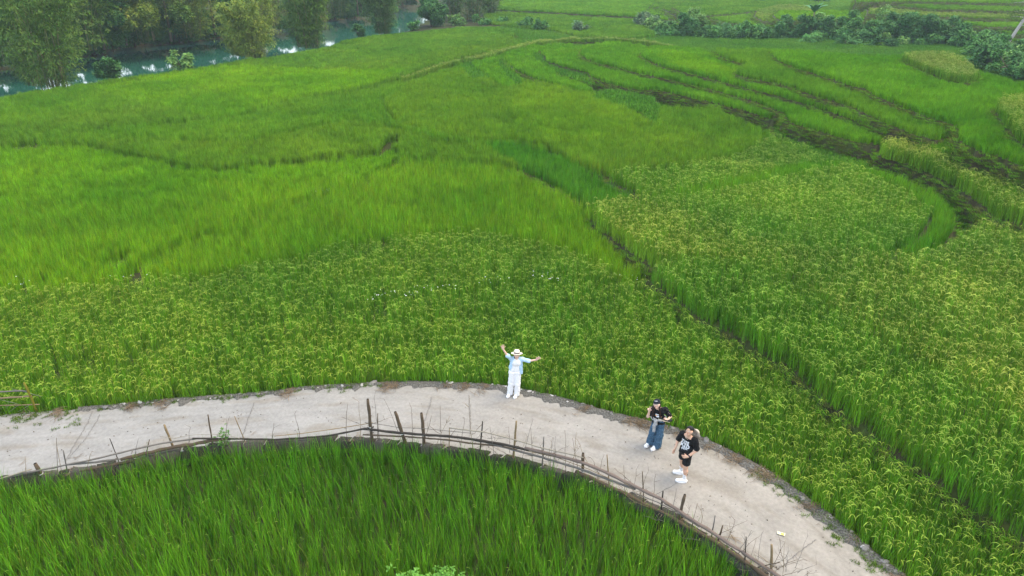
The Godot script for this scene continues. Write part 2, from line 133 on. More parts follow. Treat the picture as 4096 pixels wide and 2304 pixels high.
const FENCE_RAILS = [
	[[-14.49,-0.11,-13.87,-13.35,0.08,-14.11,-12.96,0.17,-14.19,-12.58,0.26,-14.27],0.022,"pale"],
	[[-14.51,-0.18,-13.87,-13.36,0.05,-14.11,-12.78,0.16,-14.23,-12.2,0.22,-14.34,-11.73,0.3,-14.4,-11.19,0.37,-14.48,-10.45,0.42,-14.74,-9.93,0.42,-14.98,-9.53,0.4,-15.16,-9.11,0.36,-15.32,-8.6,0.38,-15.41],0.024,"grey"],
	[[-11.73,0.3,-14.4,-11.04,0.28,-14.53,-10.51,0.21,-14.74],0.028,"grey"],
	[[-11.48,0.03,-14.45,-10.9,0.07,-14.6,-10.44,0.06,-14.79,-9.86,0.02,-15.05,-9.41,0.03,-15.25],0.038,"brown"],
	[[-10.51,0.18,-14.74,-9.99,0.19,-14.98,-9.44,0.18,-15.23,-8.83,0.19,-15.37,-8.36,0.25,-15.46,-7.89,0.29,-15.51],0.047,"brown"],
	[[-8.79,0.4,-15.37,-8.03,0.3,-15.49,-7.4,0.22,-15.57,-6.64,0.15,-15.64,-5.9,0.15,-15.71,-5.26,0.17,-15.77,-4.55,0.32,-15.77,-3.85,0.54,-15.7],0.026,"dark"],
	[[-6.64,0.27,-15.64,-5.87,0.31,-15.71,-5.24,0.37,-15.77,-4.65,0.47,-15.78,-3.86,0.68,-15.71],0.011,"orange"],
	[[-9.52,0.65,-15.14,-9.22,0.47,-15.29,-8.77,0.52,-15.37,-8.3,0.48,-15.46,-7.9,0.4,-15.51,-7.35,0.17,-15.57],0.007,"pale"],
	[[-4.14,0.45,-15.73,-3.93,0.44,-15.71,-3.14,0.39,-15.63,-2.46,0.39,-15.54,-1.78,0.44,-15.42,-1.11,0.46,-15.27,-0.32,0.47,-15.06,0.45,0.46,-14.79],0.036,"dark"],
	[[-4.18,0.25,-15.73,-3.15,0.27,-15.63,-2.46,0.28,-15.54,-1.79,0.31,-15.42,-1.11,0.31,-15.27,-0.32,0.39,-15.06,0.13,0.37,-14.92],0.022,"brown"],
	[[-4.09,0.67,-15.73,-3.46,0.62,-15.66,-3.13,0.57,-15.63,-2.45,0.61,-15.54,-1.78,0.62,-15.42,-1.06,0.66,-15.26],0.008,"grey"],
	[[-1.28,0.46,-15.31,-0.74,0.43,-15.18,0.03,0.35,-14.96,0.8,0.35,-14.64,1.65,0.34,-14.26,2.47,0.34,-13.79,3.08,0.38,-13.39],0.032,"grey"],
	[[-1.72,0.73,-15.41,-0.73,0.76,-15.18,0.03,0.7,-14.96,0.8,0.66,-14.64,1.66,0.73,-14.25,1.84,0.73,-14.17],0.018,"pale"],
	[[0.34,0.5,-14.83,1.04,0.54,-14.53,1.82,0.57,-14.18,2.38,0.54,-13.84,2.8,0.49,-13.57,3.23,0.46,-13.28,3.63,0.44,-12.98,4.03,0.35,-12.64,4.54,0.3,-12.17,4.88,0.3,-11.8,5.18,0.34,-11.39,5.46,0.4,-11.0,5.61,0.45,-10.75,5.9,0.52,-10.28],0.044,"pink"],
	[[1.66,0.21,-14.26,2.18,0.15,-13.98,2.75,0.09,-13.62,3.26,0.04,-13.28,3.75,0.03,-12.91,4.21,0.01,-12.51,4.64,0.04,-12.11,5.04,0.08,-11.64,5.39,0.13,-11.16,5.74,0.19,-10.62],0.05,"brown"],
	[[3.0,0.24,-13.45,3.57,0.3,-13.03,3.96,0.29,-12.71,4.43,0.22,-12.28],0.012,"grey"],
	[[0.13,0.42,-14.92,1.17,0.49,-14.47,1.97,0.42,-14.1,2.73,0.36,-13.62],0.009,"orange"],
	[[5.43,0.23,-11.1,5.54,0.59,-10.84,5.63,0.92,-10.6],0.01,"brown"],
]
const TREES = [
	["bamboo",-46.4,-0.3,-72.4,16,4.6,"bam"],
	["bamboo",-53.1,-1.2,-79.9,13,3.6,"bam"],
	["bamboo",-33.6,-0.3,-94.7,9,3.4,"bamy"],
	["bamboo",-38.5,-1.2,-103.8,6,2.6,"bamy"],
	["bamboo",-28.6,-0.3,-104.4,14,3.4,"bam"],
	["bamboo",-32.9,-1.2,-113.6,10,2.6,"bamd"],
	["bamboo",-21.4,-0.3,-122.9,12,3.2,"bamd"],
	["tree",-14.9,-0.3,-136.2,5.5,3.4,"leafd"],
	["bamboo",-7.8,-0.3,-148.9,13,5,"bamd"],
	["bamboo",-12.3,-0.5,-154.9,12,4,"bamd"],
	["bamboo",-4.6,-0.3,-162.1,8,3.5,"bamd"],
	["shrub",-44.9,-0.3,-79.7,2.3,1.7,"leafd"],
	["shrub",-38.9,-0.3,-84.7,2.4,2.2,"leafy"],
	["shrub",-25.0,-0.3,-119.4,2.2,1.6,"leafd"],
	["shrub",-17.5,-0.3,-131.2,2.4,1.8,"leafm"],
	["shrub",-10.3,-0.3,-139.2,1.8,2.6,"leafy"],
	["shrub",-5.9,-0.3,-140.7,1.6,2.6,"leafm"],
	["shrub",-2.1,-0.3,-142.3,1.5,2.2,"leafm"],
	["shrub",-44.2,-0.3,-79.9,1.6,1.5,"leafd"],
	["bamboo",-25.0,0.2,-207.8,19,6.5,"bamd"],  # added above the view so the river mirrors bamboo instead of sky
	["bamboo",-20.5,0.2,-218.6,19,6.5,"bamd"],  # added out of view for the river reflection too
	["bamboo",-14.8,0.2,-228.5,19,6.5,"bamd"],  # likewise added unseen, to be mirrored in the water
	["bamboo",-7.7,0.2,-232.7,19,6.5,"bamd"],  # last unseen clump added for the river to mirror
	["tree",-64.5,0,-86.4,13,5,"leafd"],
	["shrub",-68.9,-1.3,-93.7,3.4,3.6,"leafm"],
	["shrub",-73.3,-1.9,-97.4,2.4,3.4,"leafd"],
	["shrub",-65.5,0,-88.3,5.5,4.2,"leafm"],
	["bamboo",-65.2,0.3,-89.6,18,6,"bam"],
	["bamboo",-62.4,0,-89.7,15,5.6,"bamd"],
	["shrub",-66.5,-1.3,-97.2,4,3.6,"leafd"],
	["shrub",-70.8,-1.9,-101.0,2.4,3.4,"leafy"],
	["shrub",-63.4,0,-91.8,5.5,4.2,"leafd"],
	["tree",-60.7,0,-95.0,17,6.2,"leafm"],
	["shrub",-64.5,-1.3,-102.9,4.6,3.6,"leafy"],
	["shrub",-68.9,-1.9,-106.9,2.4,3.4,"leafm"],
	["shrub",-61.7,0,-97.4,5.5,4.2,"leafm"],
	["bamboo",-61.4,0.3,-99.0,20,6,"bam"],
	["bamboo",-58.4,0,-99.8,14,5,"bam"],
	["shrub",-61.9,-1.3,-107.9,3.4,3.6,"leafm"],
	["shrub",-66.2,-1.9,-112.2,2.4,3.4,"leafd"],
	["shrub",-59.3,0,-102.3,5.5,4.2,"leafd"],
	["tree",-57.4,0,-102.8,16,5.6,"leafd"],
	["shrub",-60.8,-1.3,-111.1,4,3.6,"leafd"],
	["shrub",-65.1,-1.9,-115.4,2.4,3.4,"leafy"],
	["shrub",-58.4,0,-105.5,5.5,4.2,"leafm"],
	["tree",-58.1,0.3,-107.6,18,6,"leafm"],
	["tree",-56.8,0,-107.8,13,6.2,"bamy"],
	["shrub",-60.0,-1.3,-116.4,4.6,3.6,"leafy"],
	["shrub",-64.3,-1.9,-121.0,2.4,3.4,"leafm"],
	["shrub",-57.8,0,-110.8,5.5,4.2,"leafd"],
	["bamboo",-55.0,0,-110.8,15,5,"bam"],
	["shrub",-58.0,-1.3,-119.6,3.4,3.6,"leafm"],
	["shrub",-62.3,-1.9,-124.2,2.4,3.4,"leafd"],
	["shrub",-56.0,0,-113.9,5.5,4.2,"leafm"],
	["tree",-55.8,0.3,-116.6,20,6,"leafm"],
	["tree",-52.4,0,-112.8,17,5.6,"bam"],
	["shrub",-55.2,-1.3,-121.7,4,3.6,"leafd"],
	["shrub",-59.4,-1.9,-126.5,2.4,3.4,"leafy"],
	["shrub",-53.3,0,-116.0,5.5,4.2,"leafd"],
	["bamboo",-50.6,0,-116.6,14,6.2,"bamy"],
	["shrub",-53.1,-1.3,-125.7,4.6,3.6,"leafy"],
	["shrub",-57.3,-1.9,-130.6,2.4,3.4,"leafm"],
	["shrub",-51.5,0,-120.0,5.5,4.2,"leafm"],
	["tree",-51.2,0.3,-123.2,18,6,"leafm"],
	["tree",-48.9,0,-121.2,16,5,"bamy"],
	["shrub",-51.2,-1.3,-130.6,3.4,3.6,"leafm"],
	["shrub",-55.4,-1.9,-135.6,2.4,3.4,"leafd"],
	["shrub",-49.8,0,-124.9,5.5,4.2,"leafd"],
	["tree",-46.8,0,-126.2,13,5.6,"leafm"],
	["shrub",-48.8,-1.3,-135.8,4,3.6,"leafd"],
	["shrub",-53.0,-1.9,-141.0,2.4,3.4,"leafy"],
	["shrub",-47.6,0,-130.2,5.5,4.2,"leafm"],
	["bamboo",-47.4,0.3,-134.1,20,6,"bam"],
	["bamboo",-43.7,0,-133.7,15,6.2,"bamy"],
	["shrub",-45.3,-1.3,-143.7,4.6,3.6,"leafy"],
	["shrub",-49.4,-1.9,-149.2,2.4,3.4,"leafm"],
	["shrub",-44.5,0,-138.2,5.5,4.2,"leafd"],
	["tree",-40.2,0,-142.1,17,5,"leafd"],
	["shrub",-41.4,-1.3,-152.5,3.4,3.6,"leafm"],
	["shrub",-45.5,-1.9,-158.3,2.4,3.4,"leafd"],
	["shrub",-41.0,0,-147.2,5.5,4.2,"leafm"],
	["bamboo",-40.6,0.3,-152.6,18,6,"bam"],
	["bamboo",-36.1,0,-154.4,14,5.6,"bamd"],
	["shrub",-36.8,-1.3,-165.4,4,3.6,"leafd"],
	["shrub",-40.9,-1.9,-171.6,2.4,3.4,"leafy"],
	["shrub",-36.8,0,-160.4,5.5,4.2,"leafd"],
	["tree",-33.2,0,-160.4,16,6.2,"leafm"],
	["shrub",-33.5,-1.3,-171.6,4.6,3.6,"leafy"],
	["shrub",-37.6,-1.9,-177.9,2.4,3.4,"leafm"],
	["shrub",-33.7,0,-166.7,5.5,4.2,"leafm"],
	["tree",-33.1,0.3,-174.2,20,6,"leafm"],
	["tree",-30.4,0,-171.3,13,5,"bam"],
	["shrub",-30.3,-1.3,-182.9,3.4,3.6,"leafm"],
	["shrub",-34.4,-1.9,-189.6,2.4,3.4,"leafd"],
	["shrub",-30.8,0,-178.5,5.5,4.2,"leafd"],
	["bamboo",-28.7,0,-195.0,15,5.6,"bamd"],
	["shrub",-28.2,-1.3,-207.3,4,3.6,"leafd"],
	["shrub",-32.6,-1.9,-214.7,2.4,3.4,"leafy"],
	["shrub",-29.2,0,-204.4,5.5,4.2,"leafm"],
	["tree",-28.4,0.3,-216.8,18,6,"leafm"],
	["shrub",24.8,-0.9,-128.7,2.81,3.2,"leafy"],
	["shrub",25.2,-0.9,-122.6,2.34,3,"leafm"],
	["shrub",26.6,-0.9,-121.5,2.5,3,"leafm"],
	["shrub",28.3,-0.9,-121.5,4.21,3.6,"leafd"],
	["shrub",30.1,-0.9,-119.8,2.81,3.2,"leafd"],
	["shrub",31.4,-0.9,-118.7,2.18,3,"leafm"],
	["shrub",33.1,-0.9,-118.2,2.18,3.4,"leafm"],
	["shrub",35.1,-0.9,-117.1,2.11,3.2,"leafd"],
	["shrub",37.3,-0.9,-118.2,3.12,3.4,"leafm"],
	["shrub",38.9,-0.9,-117.1,2.65,3.2,"leafm"],
	["shrub",40.9,-0.9,-116.6,2.34,3.2,"leafd"],
	["shrub",25.4,0,-134.4,1.87,2.2,"leafg"],
	["shrub",23.5,0,-135.9,2.2,1.6,"leafg"],
	["shrub",26.3,0,-147.2,2,1.4,"leafg"],
	["shrub",44.0,-0.9,-118.2,3.59,3.6,"leafd"],
	["shrub",46.6,-0.9,-118.2,4.68,3.8,"leafd"],
	["shrub",49.4,-0.9,-117.1,3.9,3.6,"leafd"],
	["shrub",51.5,-0.9,-116.1,4.21,3.6,"leafd"],
	["shrub",53.9,-0.9,-115.1,5.62,4.4,"leafm"],
	["shrub",56.5,-0.9,-114.1,5.3,4.4,"leafd"],
	["shrub",59.1,-0.9,-113.1,4.99,4.2,"leafd"],
	["shrub",61.7,-0.9,-112.1,5.15,4,"leafd"],
	["shrub",64.2,-0.9,-111.1,4.84,4,"leafd"],
	["shrub",65.9,-0.9,-109.2,3.9,3.4,"leafd"],
	["shrub",66.4,-0.9,-106.5,3.12,3.2,"leafm"],
	["shrub",45.2,-0.9,-112.1,2.03,3,"leafm"],
	["shrub",50.1,-0.9,-109.2,2.03,3.2,"leafd"],
	["shrub",54.6,-0.9,-107.4,2.03,3,"leafd"],
	["shrub",61.4,-0.9,-109.2,2.03,3,"leafm"],
	["shrub",62.7,-0.9,-97.6,2.65,2.8,"leafm"],
	["shrub",56.0,0.2,-84.7,2.5,2.6,"leafd"],
	["shrub",55.4,0.2,-80.9,2.5,2.6,"leafm"],
	["shrub",54.9,0.2,-77.6,2.34,2.6,"leafd"],
	["shrub",61.9,0.2,-95.0,2.81,3,"leafm"],
	["shrub",60.5,0.2,-89.6,2.34,2.8,"leafd"],
	["shrub",54.6,0.2,-75.0,2.5,2.8,"leafm"],
	["shrub",81.4,1.5,-174.3,2.03,4,"leafd"],
	["shrub",72.3,1.5,-177.0,1.87,4,"leafd"],
	["shrub",64.1,0.4,-197.8,1.72,4,"leafd"],
	["shrub",50.2,0.4,-201.1,1.56,4,"leafd"],
	["shrub",105.8,1.5,-192.1,2.34,5,"leafd"],
	["shrub",5.4,0,-130.2,1.6,2.2,"leafm"],
	["shrub",11.7,0,-126.2,1.4,2,"leafg"],
	["shrub",2.3,0,-134.4,1.5,2,"leafm"],
	["shrub",27.3,-0.9,-131.9,2.2,3.5,"leafd"],
	["shrub",27.6,-0.9,-126.2,2.1,3.3,"leafm"],
	["shrub",29.0,-0.9,-125.6,2.5,3.3,"leafd"],
	["shrub",30.8,-0.9,-126.2,4.6,4,"leafy"],
	["shrub",32.7,-0.9,-122.6,2.2,3.5,"leafd"],
	["shrub",33.9,-0.9,-122.1,2,3.3,"leafm"],
	["shrub",35.8,-0.9,-122.1,2.2,3.7,"leafd"],
	["shrub",37.8,-0.9,-121.5,2.3,3.5,"leafy"],
	["shrub",39.4,-0.9,-120.9,2.5,3.7,"leafd"],
	["shrub",41.7,-0.9,-120.4,2.4,3.5,"leafm"],
	["shrub",43.8,-0.9,-120.4,2.3,3.5,"leafd"],
	["shrub",47.1,-0.9,-122.1,3.6,4,"leafd"],
	["shrub",49.9,-0.9,-122.6,5.1,4.2,"leafy"],
	["shrub",51.9,-0.9,-119.8,3.1,4,"leafd"],
	["shrub",54.1,-0.9,-119.3,3.8,4,"leafm"],
	["shrub",57.2,-0.9,-118.7,5.6,4.8,"leafd"],
	["shrub",60.1,-0.9,-118.2,5.8,4.8,"leafy"],
	["shrub",61.8,-0.9,-115.6,4,4.6,"leafd"],
	["shrub",64.5,-0.9,-115.1,4.6,4.4,"leafm"],
	["shrub",67.8,-0.9,-114.6,4.8,4.4,"leafd"],
	["shrub",69.6,-0.9,-113.1,4.3,3.7,"leafy"],
	["shrub",69.1,-0.9,-108.8,2.5,3.5,"leafd"],
	["shrub",47.7,-0.9,-115.1,1.8,3.3,"leafm"],
	["shrub",52.8,-0.9,-112.6,2,3.5,"leafd"],
	["shrub",58.0,-0.9,-111.1,2.2,3.3,"leafy"],
	["shrub",64.2,-0.9,-111.6,1.6,3.3,"leafd"],
	["shrub",65.4,-0.9,-99.9,2.4,3.1,"leafm"],
	["shrub",58.4,0.2,-86.9,2.5,2.9,"leafd"],
	["shrub",58.2,0.2,-83.2,2.8,2.9,"leafy"],
	["shrub",56.9,0.2,-78.9,1.9,2.9,"leafd"],
	["shrub",64.6,0.2,-97.4,2.5,3.3,"leafm"],
	["shrub",63.2,0.2,-92.1,2.3,3.1,"leafd"],
]
const BANANA_AT = Vector3(47.63,-0.6,-117.69)
const BARE_TREE_AT = Vector3(66.75,0.2,-99.43)
const WOMAN_AT = Vector3(-0.02,0,-18.01)
const GIRL_AT = Vector3(3.97,0,-15.54)
const MAN_AT = Vector3(4.44,0,-14.17)
const CARD_AT = Vector3(6.39,0,-12.28)
const FLOWERS = [1.00,0.42,-25.90,0.92,0.42,-25.93,1.78,0.42,-25.45,1.08,0.42,-25.94,0.94,0.42,-25.98,1.80,0.42,-25.43,1.56,0.42,-25.64,1.49,0.42,-25.56,1.61,0.42,-25.51,1.50,0.42,-25.74,1.22,0.42,-25.61,1.69,0.42,-25.61,1.73,0.42,-25.41,1.67,0.42,-25.59,1.42,0.42,-25.79,1.21,0.42,-25.97,0.92,0.42,-26.03,1.36,0.42,-25.76,1.75,0.42,-25.51,1.08,0.42,-25.95,1.25,0.42,-25.86,1.47,0.42,-25.82,-1.37,0.42,-25.17,-0.58,0.42,-25.55,-1.17,0.42,-25.44,-0.33,0.42,-25.40,-0.27,0.42,-25.70,-0.90,0.42,-25.27,-0.73,0.42,-25.37,-0.27,0.42,-25.69,-0.84,0.42,-25.46,-0.06,0.42,-25.81,-4.40,0.42,-24.10,-3.75,0.42,-24.52,-2.40,0.42,-24.93,-4.42,0.42,-24.28,-3.11,0.42,-24.76,-3.46,0.42,-24.35,-4.18,0.42,-24.16,-3.50,0.42,-24.44,-3.98,0.42,-24.45,-3.60,0.42,-24.34,-2.71,0.42,-24.87,-3.98,0.42,-24.41,-3.91,0.42,-24.41,-4.26,0.42,-24.17,-2.37,0.42,-24.74,-3.02,0.42,-24.54,-3.50,0.42,-24.58,-2.52,0.42,-24.65,-3.71,0.42,-24.30,-3.04,0.42,-24.59,-3.05,0.42,-24.68,-2.43,0.42,-24.93,-2.31,0.42,-24.79,-4.30,0.42,-24.29,-4.49,0.42,-24.40,-5.29,0.42,-23.98,-4.66,0.42,-24.28,-5.43,0.42,-24.08,-4.65,0.42,-24.16,-4.62,0.42,-24.20,-4.64,0.42,-24.20,-5.07,0.42,-23.98,-5.03,0.42,-24.24,-5.44,0.42,-23.96,-4.60,0.42,-24.34,-5.07,0.42,-24.06,-5.40,0.42,-23.86,-5.40,0.42,-24.01,-15.71,0.40,-25.98,-15.76,0.40,-25.95,-15.91,0.40,-25.63,-15.74,0.40,-25.72,-19.85,0.30,-25.34,-20.25,0.30,-25.31,-20.11,0.30,-25.53,-19.89,0.30,-25.57,-20.08,0.30,-25.42,-19.79,0.30,-25.62,-20.18,0.30,-25.43,-19.97,0.30,-25.58,-11.03,0.20,-37.66,-10.42,0.20,-37.73,-10.66,0.20,-37.87,-10.37,0.20,-37.63,-10.90,0.20,-37.44,-10.79,0.20,-37.94,-10.58,0.20,-37.71,-11.38,0.20,-37.74,-10.56,0.20,-37.59,-10.97,0.20,-37.72,-10.84,0.20,-37.80,-10.46,0.20,-37.79,-10.25,0.20,-41.04,-10.08,0.20,-40.46,-9.76,0.20,-40.51,8.51,0.40,-21.95,9.17,0.40,-20.27,9.58,0.40,-18.92,9.29,0.40,-19.93,9.41,0.40,-19.33,8.86,0.40,-20.87,9.29,0.40,-19.91,8.74,0.40,-21.16,9.55,0.40,-19.20,9.43,0.40,-19.48,8.20,0.40,-22.55,9.32,0.40,-19.92,9.67,0.40,-19.07,8.40,0.40,-22.21,9.62,0.40,-19.15,8.37,0.40,-22.29,9.64,0.40,-19.03,8.45,0.40,-22.03,5.67,0.20,-26.07,5.40,0.20,-26.12,4.90,0.20,-26.54,4.59,0.20,-26.55,4.59,0.20,-26.33,4.98,0.20,-26.36,5.48,0.20,-26.11,5.70,0.20,-26.17,20.37,0.10,-52.92,19.93,0.10,-52.91,20.13,0.10,-53.65,20.38,0.10,-52.80,20.50,0.10,-53.17,20.24,0.10,-53.95,20.10,0.10,-52.22,19.69,0.10,-53.45,20.28,0.10,-52.71,20.36,0.10,-53.64,20.51,0.10,-52.55,20.67,0.10,-52.74,20.50,0.10,-52.64,19.81,0.10,-53.46,24.89,0.00,-36.92,24.05,0.00,-35.31,25.15,0.00,-37.35,25.03,0.00,-37.05,24.85,0.00,-36.71,23.56,0.00,-33.69,23.99,0.00,-34.81,23.37,0.00,-33.47,23.92,0.00,-34.71,24.24,0.00,-35.54,15.84,0.10,-56.09,15.70,0.10,-55.74,16.16,0.10,-56.82,16.03,0.10,-56.09]
const BARRIER = [
	[[-16.1,0.69,-17.14,-15.15,0.72,-17.14,-14.48,0.76,-17.14,-14.32,0.74,-17.14],0.022,"grey"],
	[[-16.19,0.43,-17.14,-15.22,0.49,-17.14,-14.25,0.57,-17.14],0.026,"orange"],
	[[-16.27,0.2,-17.14,-15.31,0.23,-17.14,-14.11,0.27,-17.14],0.018,"orange"],
	[[-14.27,0.03,-17.14,-14.29,0.52,-17.14,-14.34,1.05,-17.14],0.032,"green"],
	[[-15.74,0.0,-17.14,-15.48,1.01,-17.14],0.03,"grey"],
	[[-15.24,0.45,-17.14,-14.75,0.29,-17.14],0.006,"pale"],
	[[-14.86,-0.01,-17.14,-14.34,0.29,-17.14],0.006,"pale"],
	[[-15.15,-0.03,-17.14,-14.73,0.26,-17.14],0.006,"pale"],
	[[-14.76,0.83,-17.14,-14.34,0.69,-17.14,-13.97,0.55,-17.14],0.007,"grey"],
	[[-15.34,0.12,-17.14,-15.01,0.23,-17.14],0.005,"pale"],
	[[-15.28,-0.06,-17.14,-14.98,0.38,-17.14],0.005,"grey"],
]
const CRACKS = [
	[-12.6,-17.16,-12.4,-16.39,-12.28,-15.67,-12.11,-14.91],
	[-12.3,-17,-12.22,-16.67,-12.15,-16.2,-12.1,-15.79,-12.1,-15.36,-12.11,-14.99],
	[-7.89,-17.59,-7.82,-16.96,-7.71,-16.2,-7.64,-15.84],
	[-2.49,-17.88,-2.52,-17.26,-2.58,-16.48,-2.57,-16.02],
	[7.16,-12.11,6.49,-11.63,5.88,-11.18,5.66,-11.06],
	[-1.34,-17.99,-1.22,-16.67,-1.22,-15.93],
]
const NEAR_BUSH_AT = Vector3(-1.57,-0.6,-10.33)


var rng := RandomNumberGenerator.new()
var noise := FastNoiseLite.new()
var noise_fine := FastNoiseLite.new()
var polys := []
var boxes := []
var used_names := {}
var mats := {}
var river_poly := PackedVector2Array()
var road_poly := PackedVector2Array()

func _ready():
	setup_view()
	setup_helpers()
	build_ground()
	build_river()
	build_road()
	build_kerb_wall()
	plant_fields()
	build_trees()
	build_fence()
	build_barrier()
	build_people()
	build_small_things()

# ---------------------------------------------------------------- camera, sky, sun
func setup_view():
	var cam := Camera3D.new()
	cam.name = "camera"
	cam.position = Vector3(0, 12.5, 0)
	cam.rotation_degrees = Vector3(-26, 0, 0)
	cam.fov = 45.0
	cam.near = 0.1
	cam.far = 4000.0
	add_child(cam)
	cam.current = true
	var env := Environment.new()
	env.background_mode = Environment.BG_SKY
	var sm := ProceduralSkyMaterial.new()
	sm.sky_top_color = Color(0.80, 0.86, 0.95)
	sm.sky_horizon_color = Color(0.93, 0.95, 0.96)
	sm.sky_curve = 0.2
	sm.ground_bottom_color = Color(0.25, 0.3, 0.2)
	sm.ground_horizon_color = Color(0.7, 0.74, 0.72)
	sm.sun_angle_max = 30.0
	var sky := Sky.new()
	sky.sky_material = sm
	env.sky = sky
	env.tonemap_mode = Environment.TONE_MAPPER_LINEAR
	env.tonemap_exposure = 2.85
	env.sdfgi_enabled = true
	env.ssao_enabled = true
	env.ssil_enabled = true
	env.fog_enabled = true
	env.fog_density = 0.00035
	env.fog_light_color = Color(0.80, 0.88, 0.93)
	var we := WorldEnvironment.new()
	we.name = "world_environment"
	we.environment = env
	add_child(we)
	var sun := DirectionalLight3D.new()
	sun.name = "sun"
	sun.light_energy = 0.5
	sun.light_color = Color(1.0, 0.94, 0.84)
	sun.light_angular_distance = 35.0
	sun.shadow_enabled = true
	sun.rotation_degrees = Vector3(-60, 100, 0)
	add_child(sun)

# ---------------------------------------------------------------- helpers
func setup_helpers():
	rng.seed = 11
	noise.seed = 3
	noise.frequency = 0.05
	noise_fine.seed = 8
	noise_fine.frequency = 0.6
	for r in REGIONS:
		var p := flat_points(r[6])
		polys.append(p)
		boxes.append(box_of(p))
	var near := flat_points(RIVER_NEAR)
	var farp := flat_points(RIVER_FAR)
	river_poly.append_array(near)
	farp.reverse()
	river_poly.append_array(farp)
	var rf := flat_points(ROAD_FAR)
	var rn := flat_points(ROAD_NEAR)
	road_poly.append_array(rf)
	rn.reverse()
	road_poly.append_array(rn)

func flat_points(a) -> PackedVector2Array:
	var p := PackedVector2Array()
	for i in range(0, a.size(), 2):
		p.append(Vector2(a[i], a[i + 1]))
	return p

func box_of(p: PackedVector2Array) -> Rect2:
	var b := Rect2(p[0], Vector2.ZERO)
	for q in p:
		b = b.expand(q)
	return b

func numbered(n: String) -> String:
	if not used_names.has(n):
		used_names[n] = 0
		return n
	used_names[n] += 1
	return "%s_%03d" % [n, used_names[n]]

func tag(o: Node, label := "", category := "", group := "", kind := ""):
	if label != "":
		o.set_meta("label", label)
	if category != "":
		o.set_meta("category", category)
	if group != "":
		o.set_meta("group", group)
	if kind != "":
		o.set_meta("kind", kind)
	return o

func thing(called: String, at: Vector3, turn := 0.0) -> Node3D:
	var o := Node3D.new()
	o.name = numbered(called)
	add_child(o)
	o.position = at
	o.rotation.y = turn
	return o

func part(called: String, mesh: Mesh, mat: Material, parent: Node, at := Vector3.ZERO) -> MeshInstance3D:
	var o := MeshInstance3D.new()
	o.name = numbered(called) if parent == self else called
	o.mesh = mesh
	if mat != null:
		o.material_override = mat
	parent.add_child(o, true)
	o.position = at
	return o

func flat_mat(c: Color, rough := 0.8, spec := 0.3) -> StandardMaterial3D:
	var m := StandardMaterial3D.new()
	m.albedo_color = c.linear_to_srgb()
	m.roughness = rough
	m.metallic_specular = spec
	return m

func vertex_mat(rough := 0.75, spec := 0.3) -> StandardMaterial3D:
	var m := StandardMaterial3D.new()
	m.vertex_color_use_as_albedo = true
	m.roughness = rough
	m.metallic_specular = spec
	return m

func noise_tex(freq: float, lo: Color, hi: Color, size := 512, seed_value := 1, normal := false, bump := 4.0) -> NoiseTexture2D:
	var n := FastNoiseLite.new()
	n.seed = seed_value
	n.frequency = freq
	n.fractal_octaves = 5
	var t := NoiseTexture2D.new()
	t.width = size
	t.height = size
	t.seamless = true
	t.noise = n
	if normal:
		t.as_normal_map = true
		t.bump_strength = bump
	else:
		var g := Gradient.new()
		g.set_color(0, lo)
		g.set_color(1, hi)
		t.color_ramp = g
	return t

func textured(c: Color, freq: float, spread: float, uv: float, rough := 0.9, bump := 2.0, seed_value := 1) -> StandardMaterial3D:
	var m := StandardMaterial3D.new()
	m.albedo_texture = noise_tex(freq, Color(1 - spread, 1 - spread, 1 - spread), Color(1, 1, 1), 512, seed_value)
	m.albedo_color = c.linear_to_srgb()
	m.normal_enabled = true
	m.normal_texture = noise_tex(freq * 1.5, Color.BLACK, Color.WHITE, 512, seed_value + 5, true, bump)
	m.uv1_triplanar = true
	m.uv1_world_triplanar = true
	m.uv1_scale = Vector3(uv, uv, uv)
	m.roughness = rough
	m.metallic_specular = 0.25
	return m

func tube(st: SurfaceTool, pts: Array, radii: Array, sides := 6, c := Color.WHITE):
	# swept tube through the points, closed ends
	var n := pts.size()
	var rings := []
	var ref := Vector3(0.31, 0.17, 0.93).normalized()
	for i in n:
		var d: Vector3 = (pts[min(i + 1, n - 1)] - pts[max(i - 1, 0)]).normalized()
		if absf(d.dot(ref)) > 0.95:
			ref = Vector3(0.9, 0.3, -0.2).normalized()
		var a := d.cross(ref).normalized()
		var b := d.cross(a)
		var ring := []
		for k in sides:
			var t := TAU * k / sides
			ring.append(pts[i] + (a * cos(t) + b * sin(t)) * float(radii[i]))
		rings.append(ring)
	st.set_color(c)
	for i in n - 1:
		for k in sides:
			var k2 := (k + 1) % sides
			tri(st, rings[i][k], rings[i + 1][k], rings[i + 1][k2])
			tri(st, rings[i][k], rings[i + 1][k2], rings[i][k2])
	for k in sides:
		var k2 := (k + 1) % sides
		tri(st, pts[0], rings[0][k], rings[0][k2])
		tri(st, pts[n - 1], rings[n - 1][k2], rings[n - 1][k])

func tri(st: SurfaceTool, a: Vector3, b: Vector3, c: Vector3):
	st.add_vertex(a)
	st.add_vertex(b)
	st.add_vertex(c)

func begin() -> SurfaceTool:
	var st := SurfaceTool.new()
	st.begin(Mesh.PRIMITIVE_TRIANGLES)
	return st

func finish(st: SurfaceTool, smooth := true) -> ArrayMesh:
	if smooth:
		st.index()
	st.generate_normals()
	return st.commit()

